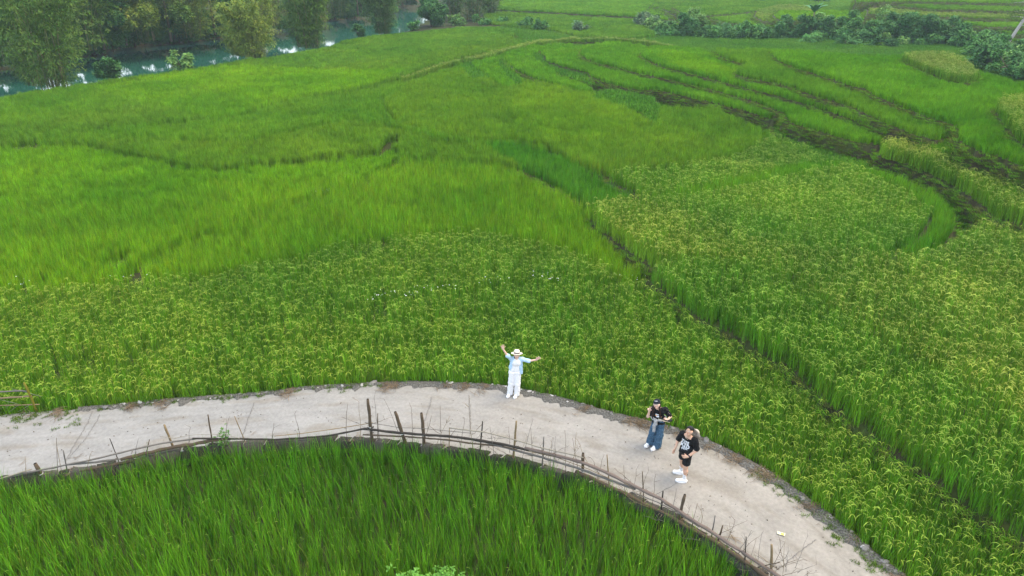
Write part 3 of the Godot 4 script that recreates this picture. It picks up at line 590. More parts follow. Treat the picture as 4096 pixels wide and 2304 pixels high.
func rock_mesh(seed_value: int, size: Vector3) -> ArrayMesh:
	var r := RandomNumberGenerator.new()
	r.seed = seed_value
	var pts := []
	var st := begin()
	var rows := 5
	var cols := 7
	for i in rows + 1:
		var row := []
		var th := PI * i / rows
		for k in cols:
			var ph := TAU * k / cols
			var q := Vector3(sin(th) * cos(ph), cos(th), sin(th) * sin(ph))
			var s := r.randf_range(0.75, 1.15)
			row.append(q * size * s)
		if i == 0 or i == rows:
			for k in cols:
				row[k] = row[0]
		pts.append(row)
	for i in rows:
		for k in cols:
			var k2 := (k + 1) % cols
			tri(st, pts[i][k], pts[i][k2], pts[i + 1][k2])
			tri(st, pts[i][k], pts[i + 1][k2], pts[i + 1][k])
	return finish(st, false)

# ---------------------------------------------------------------- ground
func region_at(x: float, z: float) -> int:
	var q := Vector2(x, z)
	for i in range(polys.size() - 1, -1, -1):
		if boxes[i].has_point(q) and Geometry2D.is_point_in_polygon(q, polys[i]):
			return i
	return -1

func smooth_to(a: float, b: float, x: float) -> float:
	return smoothstep(a, b, x)

func ground_height(x: float, z: float) -> float:
	var i := region_at(x, z)
	if i >= 0:
		return REGIONS[i][2] + noise_fine.get_noise_2d(x, z) * 0.03
	var q := Vector2(x, z)
	if Geometry2D.is_point_in_polygon(q, road_poly):
		return -0.5
	if Geometry2D.is_point_in_polygon(q, river_poly):
		return -4.0
	var h := -0.45
	if x > 38.0 and z < -109.0:
		h = lerpf(-0.5, 4.0, clampf((-z - 117.0) / 65.0, 0.0, 1.0))
	if z < -165.0:
		h = lerpf(h, 1.5, clampf((-z - 165.0) / 60.0, 0, 1))
	if x < -20.0 and z < -80.0:
		h = 0.2 + clampf((-z - 120.0) / 80.0, 0, 1) * 3.0
	return h + noise.get_noise_2d(x * 2, z * 2) * 0.25

func build_ground():
	var zs := []
	var z := 16.0
	while z > -420.0:
		zs.append(z)
		z -= clampf(0.22 + maxf(0.0, -z - 14.0) * 0.0072, 0.22, 6.0)
	var nx := 300
	var verts := PackedVector3Array()
	var cols := PackedColorArray()
	var idx := PackedInt32Array()
	var soil := Color(0.042, 0.037, 0.022)
	var moss := Color(0.04, 0.062, 0.018)
	for j in zs.size():
		var hw: float = 16.0 + 0.82 * maxf(0.0, -zs[j])
		for i in nx + 1:
			var x := -hw + 2.0 * hw * i / nx
			var h := ground_height(x, zs[j])
			verts.append(Vector3(x, h, zs[j]))
			var t := clampf(0.5 + noise_fine.get_noise_2d(x * 0.7, zs[j] * 0.7) * 1.2, 0, 1)
			var c := soil.lerp(moss, t)
			if h < -2.6:
				c = Color(0.10, 0.075, 0.045)
			cols.append(c)
	for j in zs.size() - 1:
		for i in nx:
			var a := j * (nx + 1) + i
			var b := a + nx + 1
			idx.append_array(PackedInt32Array([a, a + 1, b + 1, a, b + 1, b]))
	var arr := []
	arr.resize(Mesh.ARRAY_MAX)
	arr[Mesh.ARRAY_VERTEX] = verts
	arr[Mesh.ARRAY_COLOR] = cols
	arr[Mesh.ARRAY_INDEX] = idx
	var am := ArrayMesh.new()
	am.add_surface_from_arrays(Mesh.PRIMITIVE_TRIANGLES, arr)
	var st := SurfaceTool.new()
	st.create_from(am, 0)
	st.generate_normals()
	var g := part("ground", st.commit(), vertex_mat(0.95, 0.2), self)
	tag(g, "muddy terraced ground under the rice and between the bunds", "", "", "structure")
	var pm := PlaneMesh.new()
	pm.size = Vector2(5000, 5000)
	var t := part("terrain", pm, flat_mat(Color(0.06, 0.11, 0.035), 0.95), self, Vector3(0, -6.5, 0))
	tag(t, "distant green lowland reaching the horizon", "", "", "structure")

func build_river():
	var m := StandardMaterial3D.new()
	m.albedo_color = Color(0.02, 0.105, 0.078).linear_to_srgb()
	m.roughness = 0.04
	m.metallic_specular = 0.5
	m.normal_enabled = true
	m.normal_scale = 0.05
	m.normal_texture = noise_tex(0.012, Color.BLACK, Color.WHITE, 512, 21, true, 3.0)
	m.uv1_triplanar = true
	m.uv1_world_triplanar = true
	m.uv1_scale = Vector3(0.11, 0.11, 0.11)
	var pm := PlaneMesh.new()
	pm.size = Vector2(240, 330)
	var o := part("river", pm, m, self, Vector3(-96, -2.5, -190))
	tag(o, "still teal green river beyond the rice fields", "", "", "structure")

# ---------------------------------------------------------------- road
func resample(a: PackedVector2Array, n: int) -> PackedVector2Array:
	var lens := [0.0]
	for i in range(1, a.size()):
		lens.append(lens[i - 1] + a[i].distance_to(a[i - 1]))
	var total: float = lens[lens.size() - 1]
	var out := PackedVector2Array()
	var k := 0
	for i in n:
		var s := total * i / (n - 1)
		while k < a.size() - 2 and lens[k + 1] < s:
			k += 1
		var t := clampf((s - lens[k]) / maxf(lens[k + 1] - lens[k], 0.0001), 0, 1)
		# smooth through the neighbours
		var p0 := a[max(k - 1, 0)]
		var p3 := a[min(k + 2, a.size() - 1)]
		out.append(a[k].cubic_interpolate(a[k + 1], p0, p3, t))
	return out

var road_n := 420
var road_far_line := PackedVector2Array()
var road_near_line := PackedVector2Array()

func build_road():
	road_far_line = resample(flat_points(ROAD_FAR), road_n)
	road_near_line = resample(flat_points(ROAD_NEAR), road_n)
	var m := 34
	var verts := PackedVector3Array()
	var cols := PackedColorArray()
	var idx := PackedInt32Array()
	var streak := FastNoiseLite.new()
	streak.seed = 31
	streak.frequency = 1.0
	var blot := FastNoiseLite.new()
	blot.seed = 5
	blot.frequency = 0.35
	var nrm := PackedVector3Array()
	for i in road_n:
		var s := i * 0.11
		for j in m + 1:
			var t := float(j) / m
			var f := road_far_line[i]
			var n := road_near_line[i]
			# ragged far edge
			if j == 0:
				f += (f - n).normalized() * noise_fine.get_noise_2d(s * 3.0, 4.0) * 0.06
			var p := f.lerp(n, t)
			var h := noise_fine.get_noise_2d(p.x * 0.8, p.y * 0.8) * 0.012
			verts.append(Vector3(p.x, h, p.y))
			var warm_light := clampf(0.5 + p.x * 0.055 + blot.get_noise_2d(p.x * 0.3, p.y * 0.3) * 0.35, 0, 1)  # warm light towards the right painted in, with random dusty blotches
			var base := Color(0.248, 0.244, 0.237).lerp(Color(0.28, 0.258, 0.228), warm_light)
			var k := 1.0 + streak.get_noise_2d(s * 0.35, t * 9.0) * 0.14 + blot.get_noise_2d(p.x * 2.0, p.y * 2.0) * 0.12 + noise_fine.get_noise_2d(p.x * 6.0, p.y * 6.0) * 0.05
			var dirt := smoothstep(0.12, 0.5, streak.get_noise_2d(s * 0.22 + 40.0, t * 5.0))
			base = base.lerp(Color(0.20, 0.178, 0.148), dirt * 0.55)
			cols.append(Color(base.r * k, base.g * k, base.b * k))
	for i in road_n - 1:
		for j in m:
			var a := i * (m + 1) + j
			var b := a + m + 1
			idx.append_array(PackedInt32Array([a, b, b + 1, a, b + 1, a + 1]))
	# side faces
	var first := verts.size()
	for i in road_n:
		for side in 2:
			var src := i * (m + 1) + (0 if side == 0 else m)
			verts.append(verts[src])
			cols.append(Color(0.252, 0.252, 0.250))
			verts.append(verts[src] - Vector3(0, 0.9, 0))
			cols.append(Color(0.252, 0.252, 0.250))
	for i in road_n - 1:
		for side in 2:
			var a := first + i * 4 + side * 2
			idx.append_array(PackedInt32Array([a, a + 1, a + 5, a, a + 5, a + 4]))
	var arr := []
	arr.resize(Mesh.ARRAY_MAX)
	arr[Mesh.ARRAY_VERTEX] = verts
	arr[Mesh.ARRAY_COLOR] = cols
	arr[Mesh.ARRAY_INDEX] = idx
	var am := ArrayMesh.new()
	am.add_surface_from_arrays(Mesh.PRIMITIVE_TRIANGLES, arr)
	var st := SurfaceTool.new()
	st.create_from(am, 0)
	st.generate_normals()
	var mat := textured(Color(1, 1, 1), 0.02, 0.10, 0.7, 0.92, 0.8, 14)
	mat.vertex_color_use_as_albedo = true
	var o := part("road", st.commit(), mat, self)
	tag(o, "pale concrete village road curving between the paddies", "", "", "structure")
	# rough cement margin laid along the far edge
	var ms := begin()
	for i in range(60, road_n - 1):
		var q := []
		for s in 2:
			var ii: int = i + s
			var f := road_far_line[ii]
			var d := (road_near_line[ii] - f).normalized()
			var wide := 0.29 + blot.get_noise_2d(ii * 0.45, 3.0) * 0.22 + noise_fine.get_noise_2d(ii * 0.5, 8.0) * 0.05
			if f.x < -4.0:
				wide = 0.10 + maxf(0.0, blot.get_noise_2d(ii * 0.5, 60.0)) * 0.5
			var outer := f - d * (0.05 + 0.05 * noise_fine.get_noise_2d(ii * 0.8, 44.0))
			var inner := f + d * maxf(wide, 0.05)
			for k in 4:
				var w := outer.lerp(inner, k / 3.0)
				q.append(Vector3(w.x, (0.045 if k < 3 else 0.004) + noise_fine.get_noise_2d(w.x * 7.0, w.y * 7.0) * 0.02 * (1.0 if k < 3 else 0.0), w.y))
			q.append(Vector3(outer.x, -0.7, outer.y))
		for k in 3:
			tri(ms, q[k], q[k + 1], q[k + 6])
			tri(ms, q[k], q[k + 6], q[k + 5])
		tri(ms, q[4], q[0], q[5])
		tri(ms, q[4], q[5], q[9])
	part("cement_margin", finish(ms), textured(Color(0.20, 0.193, 0.178), 0.018, 0.6, 1.6, 0.95, 3.0, 19), o)
	# broken stones showing along the far edge
	var white := textured(Color(0.56, 0.55, 0.54), 0.02, 0.35, 4.0, 0.9, 2.0, 3)
	var grey := textured(Color(0.27, 0.26, 0.25), 0.02, 0.4, 4.0, 0.9, 2.0, 4)
	var variants := []
	for v in 6:
		variants.append(rock_mesh(60 + v, Vector3(0.11, 0.05, 0.07)))
	var rr := RandomNumberGenerator.new()
	rr.seed = 77
	for i in range(70, road_n - 6):
		if rr.randf() > 0.5:
			continue
		var d := (road_far_line[i] - road_near_line[i]).normalized()
		var p := road_far_line[i] + d * rr.randf_range(-0.09, 0.05)
		var sv := part("stone", variants[rr.randi() % 6], white if rr.randf() < 0.28 else grey, o, Vector3(p.x, 0.02, p.y))
		var sc := rr.randf_range(0.35, 0.95) * (1.6 if rr.randf() < 0.1 else 1.0)
		sv.scale = Vector3(sc, sc * 0.8, sc)
		sv.rotation = Vector3(rr.randf_range(-0.3, 0.3), rr.randf() * TAU, rr.randf_range(-0.3, 0.3))
	# cracks and joints
	var dark := flat_mat(Color(0.13, 0.12, 0.11), 0.95)
	for c in CRACKS:
		var p := flat_points(c)
		var st2 := begin()
		var n := 40
		var q := resample(p, n)
		for i in n:
			q[i] += Vector2(noise_fine.get_noise_2d(i * 1.3, c[0] * 3.0), noise_fine.get_noise_2d(i * 1.3, 9.0 + c[0])) * 0.05
		for i in n - 1:
			var d := (q[i + 1] - q[i]).normalized().orthogonal() * (0.006 + 0.004 * noise_fine.get_noise_2d(i, 3))
			var y := 0.018
			tri(st2, Vector3(q[i].x - d.x, y, q[i].y - d.y), Vector3(q[i + 1].x - d.x, y, q[i + 1].y - d.y), Vector3(q[i + 1].x + d.x, y, q[i + 1].y + d.y))
			tri(st2, Vector3(q[i].x - d.x, y, q[i].y - d.y), Vector3(q[i + 1].x + d.x, y, q[i + 1].y + d.y), Vector3(q[i].x + d.x, y, q[i].y + d.y))
		part("crack", finish(st2), dark, o)

func build_kerb_wall():
	# rough stone blocks along the near side of the road
	var w := thing("kerb_wall", Vector3.ZERO)
	tag(w, "low mossy stone block wall along the near edge of the road", "wall")
	var ms := [textured(Color(0.075, 0.07, 0.058), 0.025, 0.5, 3.0, 0.95, 3.0, 41), textured(Color(0.115, 0.105, 0.09), 0.025, 0.5, 3.0, 0.95, 3.0, 42), textured(Color(0.06, 0.066, 0.042), 0.025, 0.5, 3.0, 0.95, 3.0, 43)]
	var total := 0.0
	var line := road_near_line
	var i := 0
	var rr := RandomNumberGenerator.new()
	rr.seed = 5
	while i < line.size() - 8:
		var n := rr.randi_range(5, 12)
		var e: int = min(i + n, line.size() - 1)
		var a := line[i]
		var b := line[e]
		var d := (b - a)
		var length := d.length() - rr.randf_range(0.015, 0.05)
		if length < 0.1:
			i = e
			continue
		var dir := d.normalized()
		var inward := (road_far_line[i] - road_near_line[i]).normalized()
		var wd := rr.randf_range(0.20, 0.28)
		var top := rr.randf_range(0.02, 0.09)
		var st := begin()
		# block with roughened, slightly rounded top
		var nl := 6
		var nw := 4
		var grid := []
		for u in nl + 1:
			var row := []
			for v in nw + 1:
				var fu := float(u) / nl
				var fv := float(v) / nw
				var p := a + dir * length * fu + inward * (wd * fv - 0.05)
				var edge := minf(minf(fu, 1 - fu) * nl, minf(fv, 1 - fv) * nw)
				var y := top - (0.03 if edge < 0.5 else 0.0) + noise_fine.get_noise_2d(p.x * 8, p.y * 8) * 0.035
				row.append(Vector3(p.x, y, p.y))
			grid.append(row)
		for u in nl:
			for v in nw:
				tri(st, grid[u][v], grid[u][v + 1], grid[u + 1][v + 1])
				tri(st, grid[u][v], grid[u + 1][v + 1], grid[u + 1][v])
		for u in nl:
			for v in [0, nw]:
				var p0: Vector3 = grid[u][v]
				var p1: Vector3 = grid[u + 1][v]
				var out := Vector3(-inward.x, 0, -inward.y) * (0.03 if v == 0 else 0.0)
				tri(st, p0, p1, p1 + out - Vector3(0, 0.75, 0))
				tri(st, p0, p1 + out - Vector3(0, 0.75, 0), p0 + out - Vector3(0, 0.75, 0))
		for v in nw:
			for u in [0, nl]:
				var p0: Vector3 = grid[u][v]
				var p1: Vector3 = grid[u][v + 1]
				tri(st, p0, p1, p1 - Vector3(0, 0.75, 0))
				tri(st, p0, p1 - Vector3(0, 0.75, 0), p0 - Vector3(0, 0.75, 0))
		part("stone_block", finish(st), ms[rr.randi() % 3], w)
		i = e

# ---------------------------------------------------------------- rice
func blade(st: SurfaceTool, at: Vector3, az: float, lean: float, droop: float, length: float, width: float, c: Color, segs := 3):
	var dir := Vector3(sin(az), 0, cos(az))
	var side := Vector3(cos(az), 0, -sin(az))
	var p := at
	var ang := lean
	var prev_l := p - side * width * 0.35
	var prev_r := p + side * width * 0.35
	st.set_color(c)
	for i in segs:
		var t := float(i + 1) / segs
		ang = lean + droop * t * t
		p += (Vector3.UP * cos(ang) + dir * sin(ang)) * length / segs
		var w := width * 0.5 * (1.0 - t * t * 0.95)
		if i == segs - 1:
			tri(st, prev_l, p, prev_r)
		else:
			var l := p - side * w
			var r := p + side * w
			tri(st, prev_l, l, r)
			tri(st, prev_l, r, prev_r)
			prev_l = l
			prev_r = r

func clump(seed_value: int, n: int, radius: float, height: float, width: float, lean: float, heads: int, head_size: float, segs := 3, droop := 0.38, uneven := 0.1) -> ArrayMesh:
	var r := RandomNumberGenerator.new()
	r.seed = seed_value
	var st := begin()
	for i in n:
		var az := r.randf() * TAU
		var at := Vector3(cos(az), 0, sin(az)) * radius * sqrt(r.randf())
		var g := r.randf_range(0.5, 1.5)
		var c := Color(0.36 * g * r.randf_range(0.9, 1.15), 0.58 * g, 0.20 * g)
		if r.randf() < 0.06:
			c = Color(0.5, 0.48, 0.3)
		blade(st, at, r.randf() * TAU, r.randf_range(0.0, lean), r.randf_range(0.03, droop), height * r.randf_range(0.98 - 2.2 * uneven, 1.0 + uneven), width * r.randf_range(0.8, 1.2), c, segs)
	for i in heads:
		var az := r.randf() * TAU
		var dir := Vector3(sin(az), 0, cos(az))
		var at := Vector3(cos(az * 3.0), 0, sin(az * 3.0)) * radius * r.randf()
		var p := at + Vector3.UP * height * r.randf_range(0.72, 0.95)
		var pts := [p]
		var rad := [0.003]
		var ang := r.randf_range(0.1, 0.5)
		var ln := head_size * r.randf_range(0.8, 1.2)
		for k in 4:
			ang += r.randf_range(0.45, 0.75)
			p += (Vector3.UP * cos(ang) + dir * sin(ang)) * ln / 4
			pts.append(p)
			rad.append([0.3, 0.8, 0.7, 0.2][k] * ln * 0.05)
		var hg := r.randf_range(0.8, 1.1)
		tube(st, pts, rad, 3, Color(1.0 * hg, 0.93 * hg, 0.85 * hg))
	return finish(st)

var rice := {}

func make_rice():
	for v in 3:
		rice["L0%d" % v] = clump(100 + v, 26, 0.105, 0.78, 0.0145, 0.20, 0, 0.2, 3, 0.40, 0.07)
		rice["L1%d" % v] = clump(110 + v, 46, 0.16, 0.74, 0.021, 0.20, 0, 0.2, 2, 0.4, 0.07)
		rice["L2%d" % v] = clump(120 + v, 70, 0.36, 0.70, 0.040, 0.20, 0, 0.2, 2, 0.4, 0.07)
		rice["G0%d" % v] = clump(130 + v, 14, 0.045, 0.84, 0.0145, 0.26, 1 if v == 1 else 0, 0.13, 3, 0.42, 0.14)
		rice["H0%d" % v] = clump(140 + v, 18, 0.072, 0.80, 0.014, 0.20, 3, 0.21, 3, 0.42, 0.12)
		rice["H1%d" % v] = clump(150 + v, 36, 0.16, 0.76, 0.021, 0.21, 5, 0.24, 2, 0.4, 0.09)
		rice["H2%d" % v] = clump(160 + v, 50, 0.36, 0.70, 0.05, 0.36, 10, 0.34, 2)
		rice["W0%d" % v] = clump(170 + v, 22, 0.17, 0.20, 0.024, 1.1, 0, 0.2, 2, 0.9)

func leaf_mat(name_: String, back: Color, rough := 0.55) -> StandardMaterial3D:
	if not mats.has(name_):
		var m := vertex_mat(rough, 0.16)
		m.backlight_enabled = true
		m.backlight = back
		mats[name_] = m
	return mats[name_]

const FIELD_LABELS = {
	"far_field": ["flat distant rice paddy beyond the riverside bushes", "distant flat paddies"],
	"far_slope": ["lower green rice slope among the far terraces", ""],
	"far_terrace": ["curved rice terrace on the far slope behind the shrubs", "terraces behind the shrub belt"],
	"river_field": ["smooth green rice plot bordering the teal river", "rice plots along the river"],
	"middle_field": ["gently banded rice plot in the middle of the valley", "banded rice plots"],
	"central_field": ["olive green rice plot below the stepped terraces", "rice plots below the terraces"],
	"wedge_field": ["deep green narrow wedge of rice beside the bright tongue", ""],
	"left_field": ["bright lime green rice plot with a small dark gap", ""],
	"middle_tongue": ["bright upright rice plot ending in a pointed corner", ""],
	"heading_field": ["heading rice with drooping yellow panicles across the road from the fence", "heading rice along the road"],
	"right_field": ["dark green heading rice strip between two flowery bunds", ""],
	"sunken_field": ["rounded sunken rice plot with pale panicles inside the curved ditch", ""],
	"sunken_leaf_strip": ["leafy green stripe of rice crossing the sunken plot", ""],
	"sunken_leaf_edge": ["leafy upright rice along the rounded end of the sunken plot", ""],
	"bank_weeds": ["low weeds covering the bunds and banks between the plots", ""],
	"ditch_weeds": ["weedy curved ditch path between sunken plot and terraces", ""],
	"ditch_curve": ["shaded bend of the weedy ditch round the leafy rim", ""],
	"grass_bank": ["dark grassy bank bulging below a hillside terrace", "grassy terrace banks"],
	"grass_gap": ["small dark weedy gap cut into the rice", "weedy gaps in the rice"],
	"hill_terrace": ["curving stepped rice terrace on the hillside", "stepped hillside terraces"],
	"pale_strip": ["narrow pale strip of ripening rice curving round the hillside", ""],
	"ripe_arm": ["tall ripening rice strip above the curved grassy ditch", ""],
	"ripe_field": ["large olive field of ripening rice round the sunken plot", ""],
	"pale_terrace": ["pale yellow ripening rice plot on an upper terrace", "pale upper terrace plots"],
	"near_field": ["long bladed deep green rice in front of the stick fence", ""],
}

func plant_fields():
	make_rice()
	var total := 0
	for ri in REGIONS.size():
		var r = REGIONS[ri]
		var typ: String = r[1]
		var level: float = r[2]
		var col: Array = r[4]
		var gap: float = r[5]
		var inner := [polys[ri]]
		if gap > 0.0:
			inner = Geometry2D.offset_polygon(polys[ri], -gap)
		var over := []
		for k in range(ri + 1, polys.size()):
			if boxes[k].intersects(boxes[ri]):
				var grown = Geometry2D.offset_polygon(polys[k], REGIONS[k][5] + 0.02)
				for gpoly in grown:
					over.append([box_of(gpoly), gpoly])
		var road_check: bool = boxes[ri].intersects(box_of(road_poly).grow(1.0))
		var soft_edges: bool = r[0] in ["river_field", "middle_field", "central_field", "left_field", "middle_tongue", "sunken_field"]
		var edge_poly: PackedVector2Array = polys[ri]
		var edge_count := edge_poly.size()
		var bufs := {}
		var bb: Rect2 = boxes[ri]
		var block := 4.0
		var bx := bb.position.x
		while bx < bb.end.x:
			var bz := bb.position.y
			while bz < bb.end.y:
				var cx := bx + block * 0.5
				var cz := bz + block * 0.5
				var fwd := 5.0 - cz * 0.9
				if cz < -2.0 and absf(cx) < fwd * 0.86 + 9.0:
					var d := sqrt(cx * cx + cz * cz + 110.0)
					var lod := 0 if d < 44.0 else (1 if d < 82.0 else 2)
					var sp := 0.19
					if d > 26.0:
						sp = 0.21
					if lod == 1:
						sp = 0.24
					if lod == 2:
						sp = 0.42 if d < 125.0 else 0.55
					if typ == "W":
						lod = 0
						sp = 0.22 if d < 60.0 else 0.3
					if typ == "G":
						lod = 0
						sp = 0.19
					var nn := int(ceil(block / sp))
					for gx in nn:
						for gz in nn:
							var x := bx + (gx + rng.randf_range(0.1, 0.9)) * sp
							var z := bz + (gz + rng.randf_range(0.1, 0.9)) * sp
							var q := Vector2(x, z)
							var ok := false
							for ip in inner:
								if Geometry2D.is_point_in_polygon(q, ip):
									ok = true
									break
							if not ok:
								continue
							for ov in over:
								if ov[0].has_point(q) and Geometry2D.is_point_in_polygon(q, ov[1]):
									ok = false
									break
							if not ok:
								continue
							if road_check and Geometry2D.is_point_in_polygon(q, road_poly):
								continue
							var key := "%s%d%d" % [typ, lod, rng.randi() % 3]
							if not bufs.has(key):
								bufs[key] = PackedFloat32Array()
							var n1 := noise.get_noise_2d(x * 1.6, z * 1.6)
							var n2 := noise.get_noise_2d(x * 6.0 + 50.0, z * 6.0)
							var yaw := rng.randf() * TAU
							var sc := rng.randf_range(0.78, 1.15) * (1.0 + n2 * 0.2) * (float(r[3]) / (0.78 if typ != "W" else 0.2))
							var sy := sc * rng.randf_range(0.9, 1.1)
							var tx := rng.randf_range(-0.1, 0.1) + n1 * 0.12
							var tz := rng.randf_range(-0.1, 0.1) - 0.05
							if soft_edges:
								var near_edge := 9.0
								for e in edge_count:
									var cp := Geometry2D.get_closest_point_to_segment(q, edge_poly[e], edge_poly[(e + 1) % edge_count])
									near_edge = minf(near_edge, cp.distance_to(q))
								if rng.randf() < 0.85 - near_edge / (0.9 + 0.8 * n2 + 0.005 * d):
									sy *= 1.12
							if typ == "H" and rng.randf() < 0.05 + maxf(0.0, n2) * 0.12:
								continue
							var cyw := cos(yaw) * sc
							var syw := sin(yaw) * sc
							var br := 1.0 + n1 * 0.26 + n2 * 0.18 + rng.randf_range(-0.22, 0.24)
							var yel := 1.0 + n1 * 0.22 + rng.randf_range(-0.08, 0.08)
							bufs[key].append_array(PackedFloat32Array([cyw, tx * sy, syw, x, 0.0, sy, 0.0, level + 0.0, -syw, tz * sy, cyw, z, col[0] * br * yel, col[1] * br, col[2] * br, 1.0]))
							total += 1
				bz += block
			bx += block
		if bufs.is_empty():
			continue
		var called: String = r[0] if typ == "W" else "rice_" + r[0]
		var root := thing(called, Vector3.ZERO)
		var fl = FIELD_LABELS[r[0]]
		tag(root, fl[0], "weeds" if typ == "W" else "rice field", fl[1], "stuff")
		for key in bufs:
			var mm := MultiMesh.new()
			mm.transform_format = MultiMesh.TRANSFORM_3D
			mm.use_colors = true
			mm.mesh = rice[key]
			mm.instance_count = bufs[key].size() / 16
			mm.buffer = bufs[key]
			var mi := MultiMeshInstance3D.new()
			mi.name = "weeds" if typ == "W" else "rice_plants"
			mi.multimesh = mm
			mi.material_override = leaf_mat("rice", Color(0.38, 0.44, 0.08), 0.7)
			mi.set_meta("kind", "stuff")
			root.add_child(mi, true)
	print("rice plants ", total)
	plant_risers()

func plant_risers():
	# grass and dry stems hanging on the banks between one level and the next
	var buf := PackedFloat32Array()
	var r := RandomNumberGenerator.new()
	r.seed = 71
	for ri in range(4, REGIONS.size()):
		var reg = REGIONS[ri]
		if reg[0] == "near_field":
			continue
		var p: PackedVector2Array = polys[ri]
		var level: float = reg[2]
		for e in p.size():
			var a := p[e]
			var b := p[(e + 1) % p.size()]
			var ln := a.distance_to(b)
			var nrm := (b - a).orthogonal().normalized()
			if Geometry2D.is_point_in_polygon((a + b) * 0.5 + nrm * 0.1, p):
				nrm = -nrm
			var s := 0.0
			while s < ln:
				s += 0.16
				var q := a.lerp(b, minf(s / ln, 1.0))
				var outside := q + nrm * 0.4
				if absf(q.x) > 5.0 + absf(q.y) * 0.86:
					continue
				if region_at(q.x - nrm.x * 0.2, q.y - nrm.y * 0.2) != ri:
					continue
				var ro := region_at(outside.x, outside.y)
				var lo: float = REGIONS[ro][2] if ro >= 0 else -0.45
				if level - lo < 0.12 or Geometry2D.is_point_in_polygon(outside, road_poly):
					continue
				for k in int(ceil((level - lo) / 0.25)):
					var f := r.randf()
					var at := q + nrm * (r.randf_range(-0.05, 0.12) + 0.32 * (1.0 - f))
					var y := lerpf(lo, level, f) + 0.02
					var sc := r.randf_range(0.6, 1.2)
					var tilt := nrm * 0.7
					var yaw := r.randf() * TAU
					var g := r.randf_range(0.7, 1.2)
					var c := Color(0.28 * g, 0.43 * g, 0.06 * g)
					if r.randf() < 0.4:
						c = Color(0.27 * g, 0.22 * g, 0.12 * g)
					put(buf, Basis(Vector3(cos(yaw) * sc, 0, -sin(yaw) * sc), Vector3(tilt.x, 0.8, tilt.y) * sc, Vector3(sin(yaw) * sc, 0, cos(yaw) * sc)), Vector3(at.x, y, at.y), c)
	var o := multi("riser_grass", rice["W00"], leaf_mat("rice", Color(0.38, 0.44, 0.08), 0.7), buf, self)
	tag(o, "tufts of grass and dry stems hanging on the terrace risers", "grass", "", "stuff")
	print("riser ", buf.size() / 16)

func multi(called: String, mesh: Mesh, mat: Material, buf: PackedFloat32Array, parent: Node) -> MultiMeshInstance3D:
	var mm := MultiMesh.new()
	mm.transform_format = MultiMesh.TRANSFORM_3D
	mm.use_colors = true
	mm.mesh = mesh
	mm.instance_count = buf.size() / 16
	mm.buffer = buf
	var mi := MultiMeshInstance3D.new()
	mi.name = called
	mi.multimesh = mm
	mi.material_override = mat
	parent.add_child(mi, true)
	return mi

func put(buf: PackedFloat32Array, b: Basis, at: Vector3, c: Color):
	buf.append_array(PackedFloat32Array([b.x.x, b.y.x, b.z.x, at.x, b.x.y, b.y.y, b.z.y, at.y, b.x.z, b.y.z, b.z.z, at.z, c.r, c.g, c.b, 1.0]))

# ---------------------------------------------------------------- trees
func spray(seed_value: int, n: int, length: float, width: float, droop: float, size: float) -> ArrayMesh:
	var r := RandomNumberGenerator.new()
	r.seed = seed_value
	var st := begin()
	for i in n:
		var g := r.randf_range(0.7, 1.0)
		var at := Vector3(r.randf_range(-1, 1), r.randf_range(-0.6, 0.6), r.randf_range(-1, 1)) * size
		var az := r.randf() * TAU
		var dir := Vector3(sin(az), r.randf_range(-droop, 0.35), cos(az)).normalized()
		var side := dir.cross(Vector3(r.randf_range(-0.5, 0.5), 1, r.randf_range(-0.5, 0.5))).normalized() * width * r.randf_range(0.7, 1.2)
		var l := length * r.randf_range(0.7, 1.2)
		var mid := at + dir * l * 0.45
		var tip := at + dir * l + Vector3.DOWN * l * 0.25
		st.set_color(Color(g * r.randf_range(0.85, 1.0), g, g * r.randf_range(0.8, 1.0)))
		tri(st, at, mid + side, mid - side)
		tri(st, mid + side, tip, mid - side)
	return finish(st, false)

const LEAF_COLOURS = {"bam": [0.135, 0.235, 0.045], "bamd": [0.10, 0.185, 0.05], "bamy": [0.25, 0.33, 0.06], "leafd": [0.068, 0.18, 0.055], "leafm": [0.10, 0.25, 0.065], "leafy": [0.17, 0.32, 0.09], "leafg": [0.16, 0.26, 0.14]}
const LEAF_WORDS = {"bam": "green", "bamd": "dark", "bamy": "yellowish", "leafd": "dark green", "leafm": "mid green", "leafy": "light green", "leafg": "grey green"}
var sprays := {}

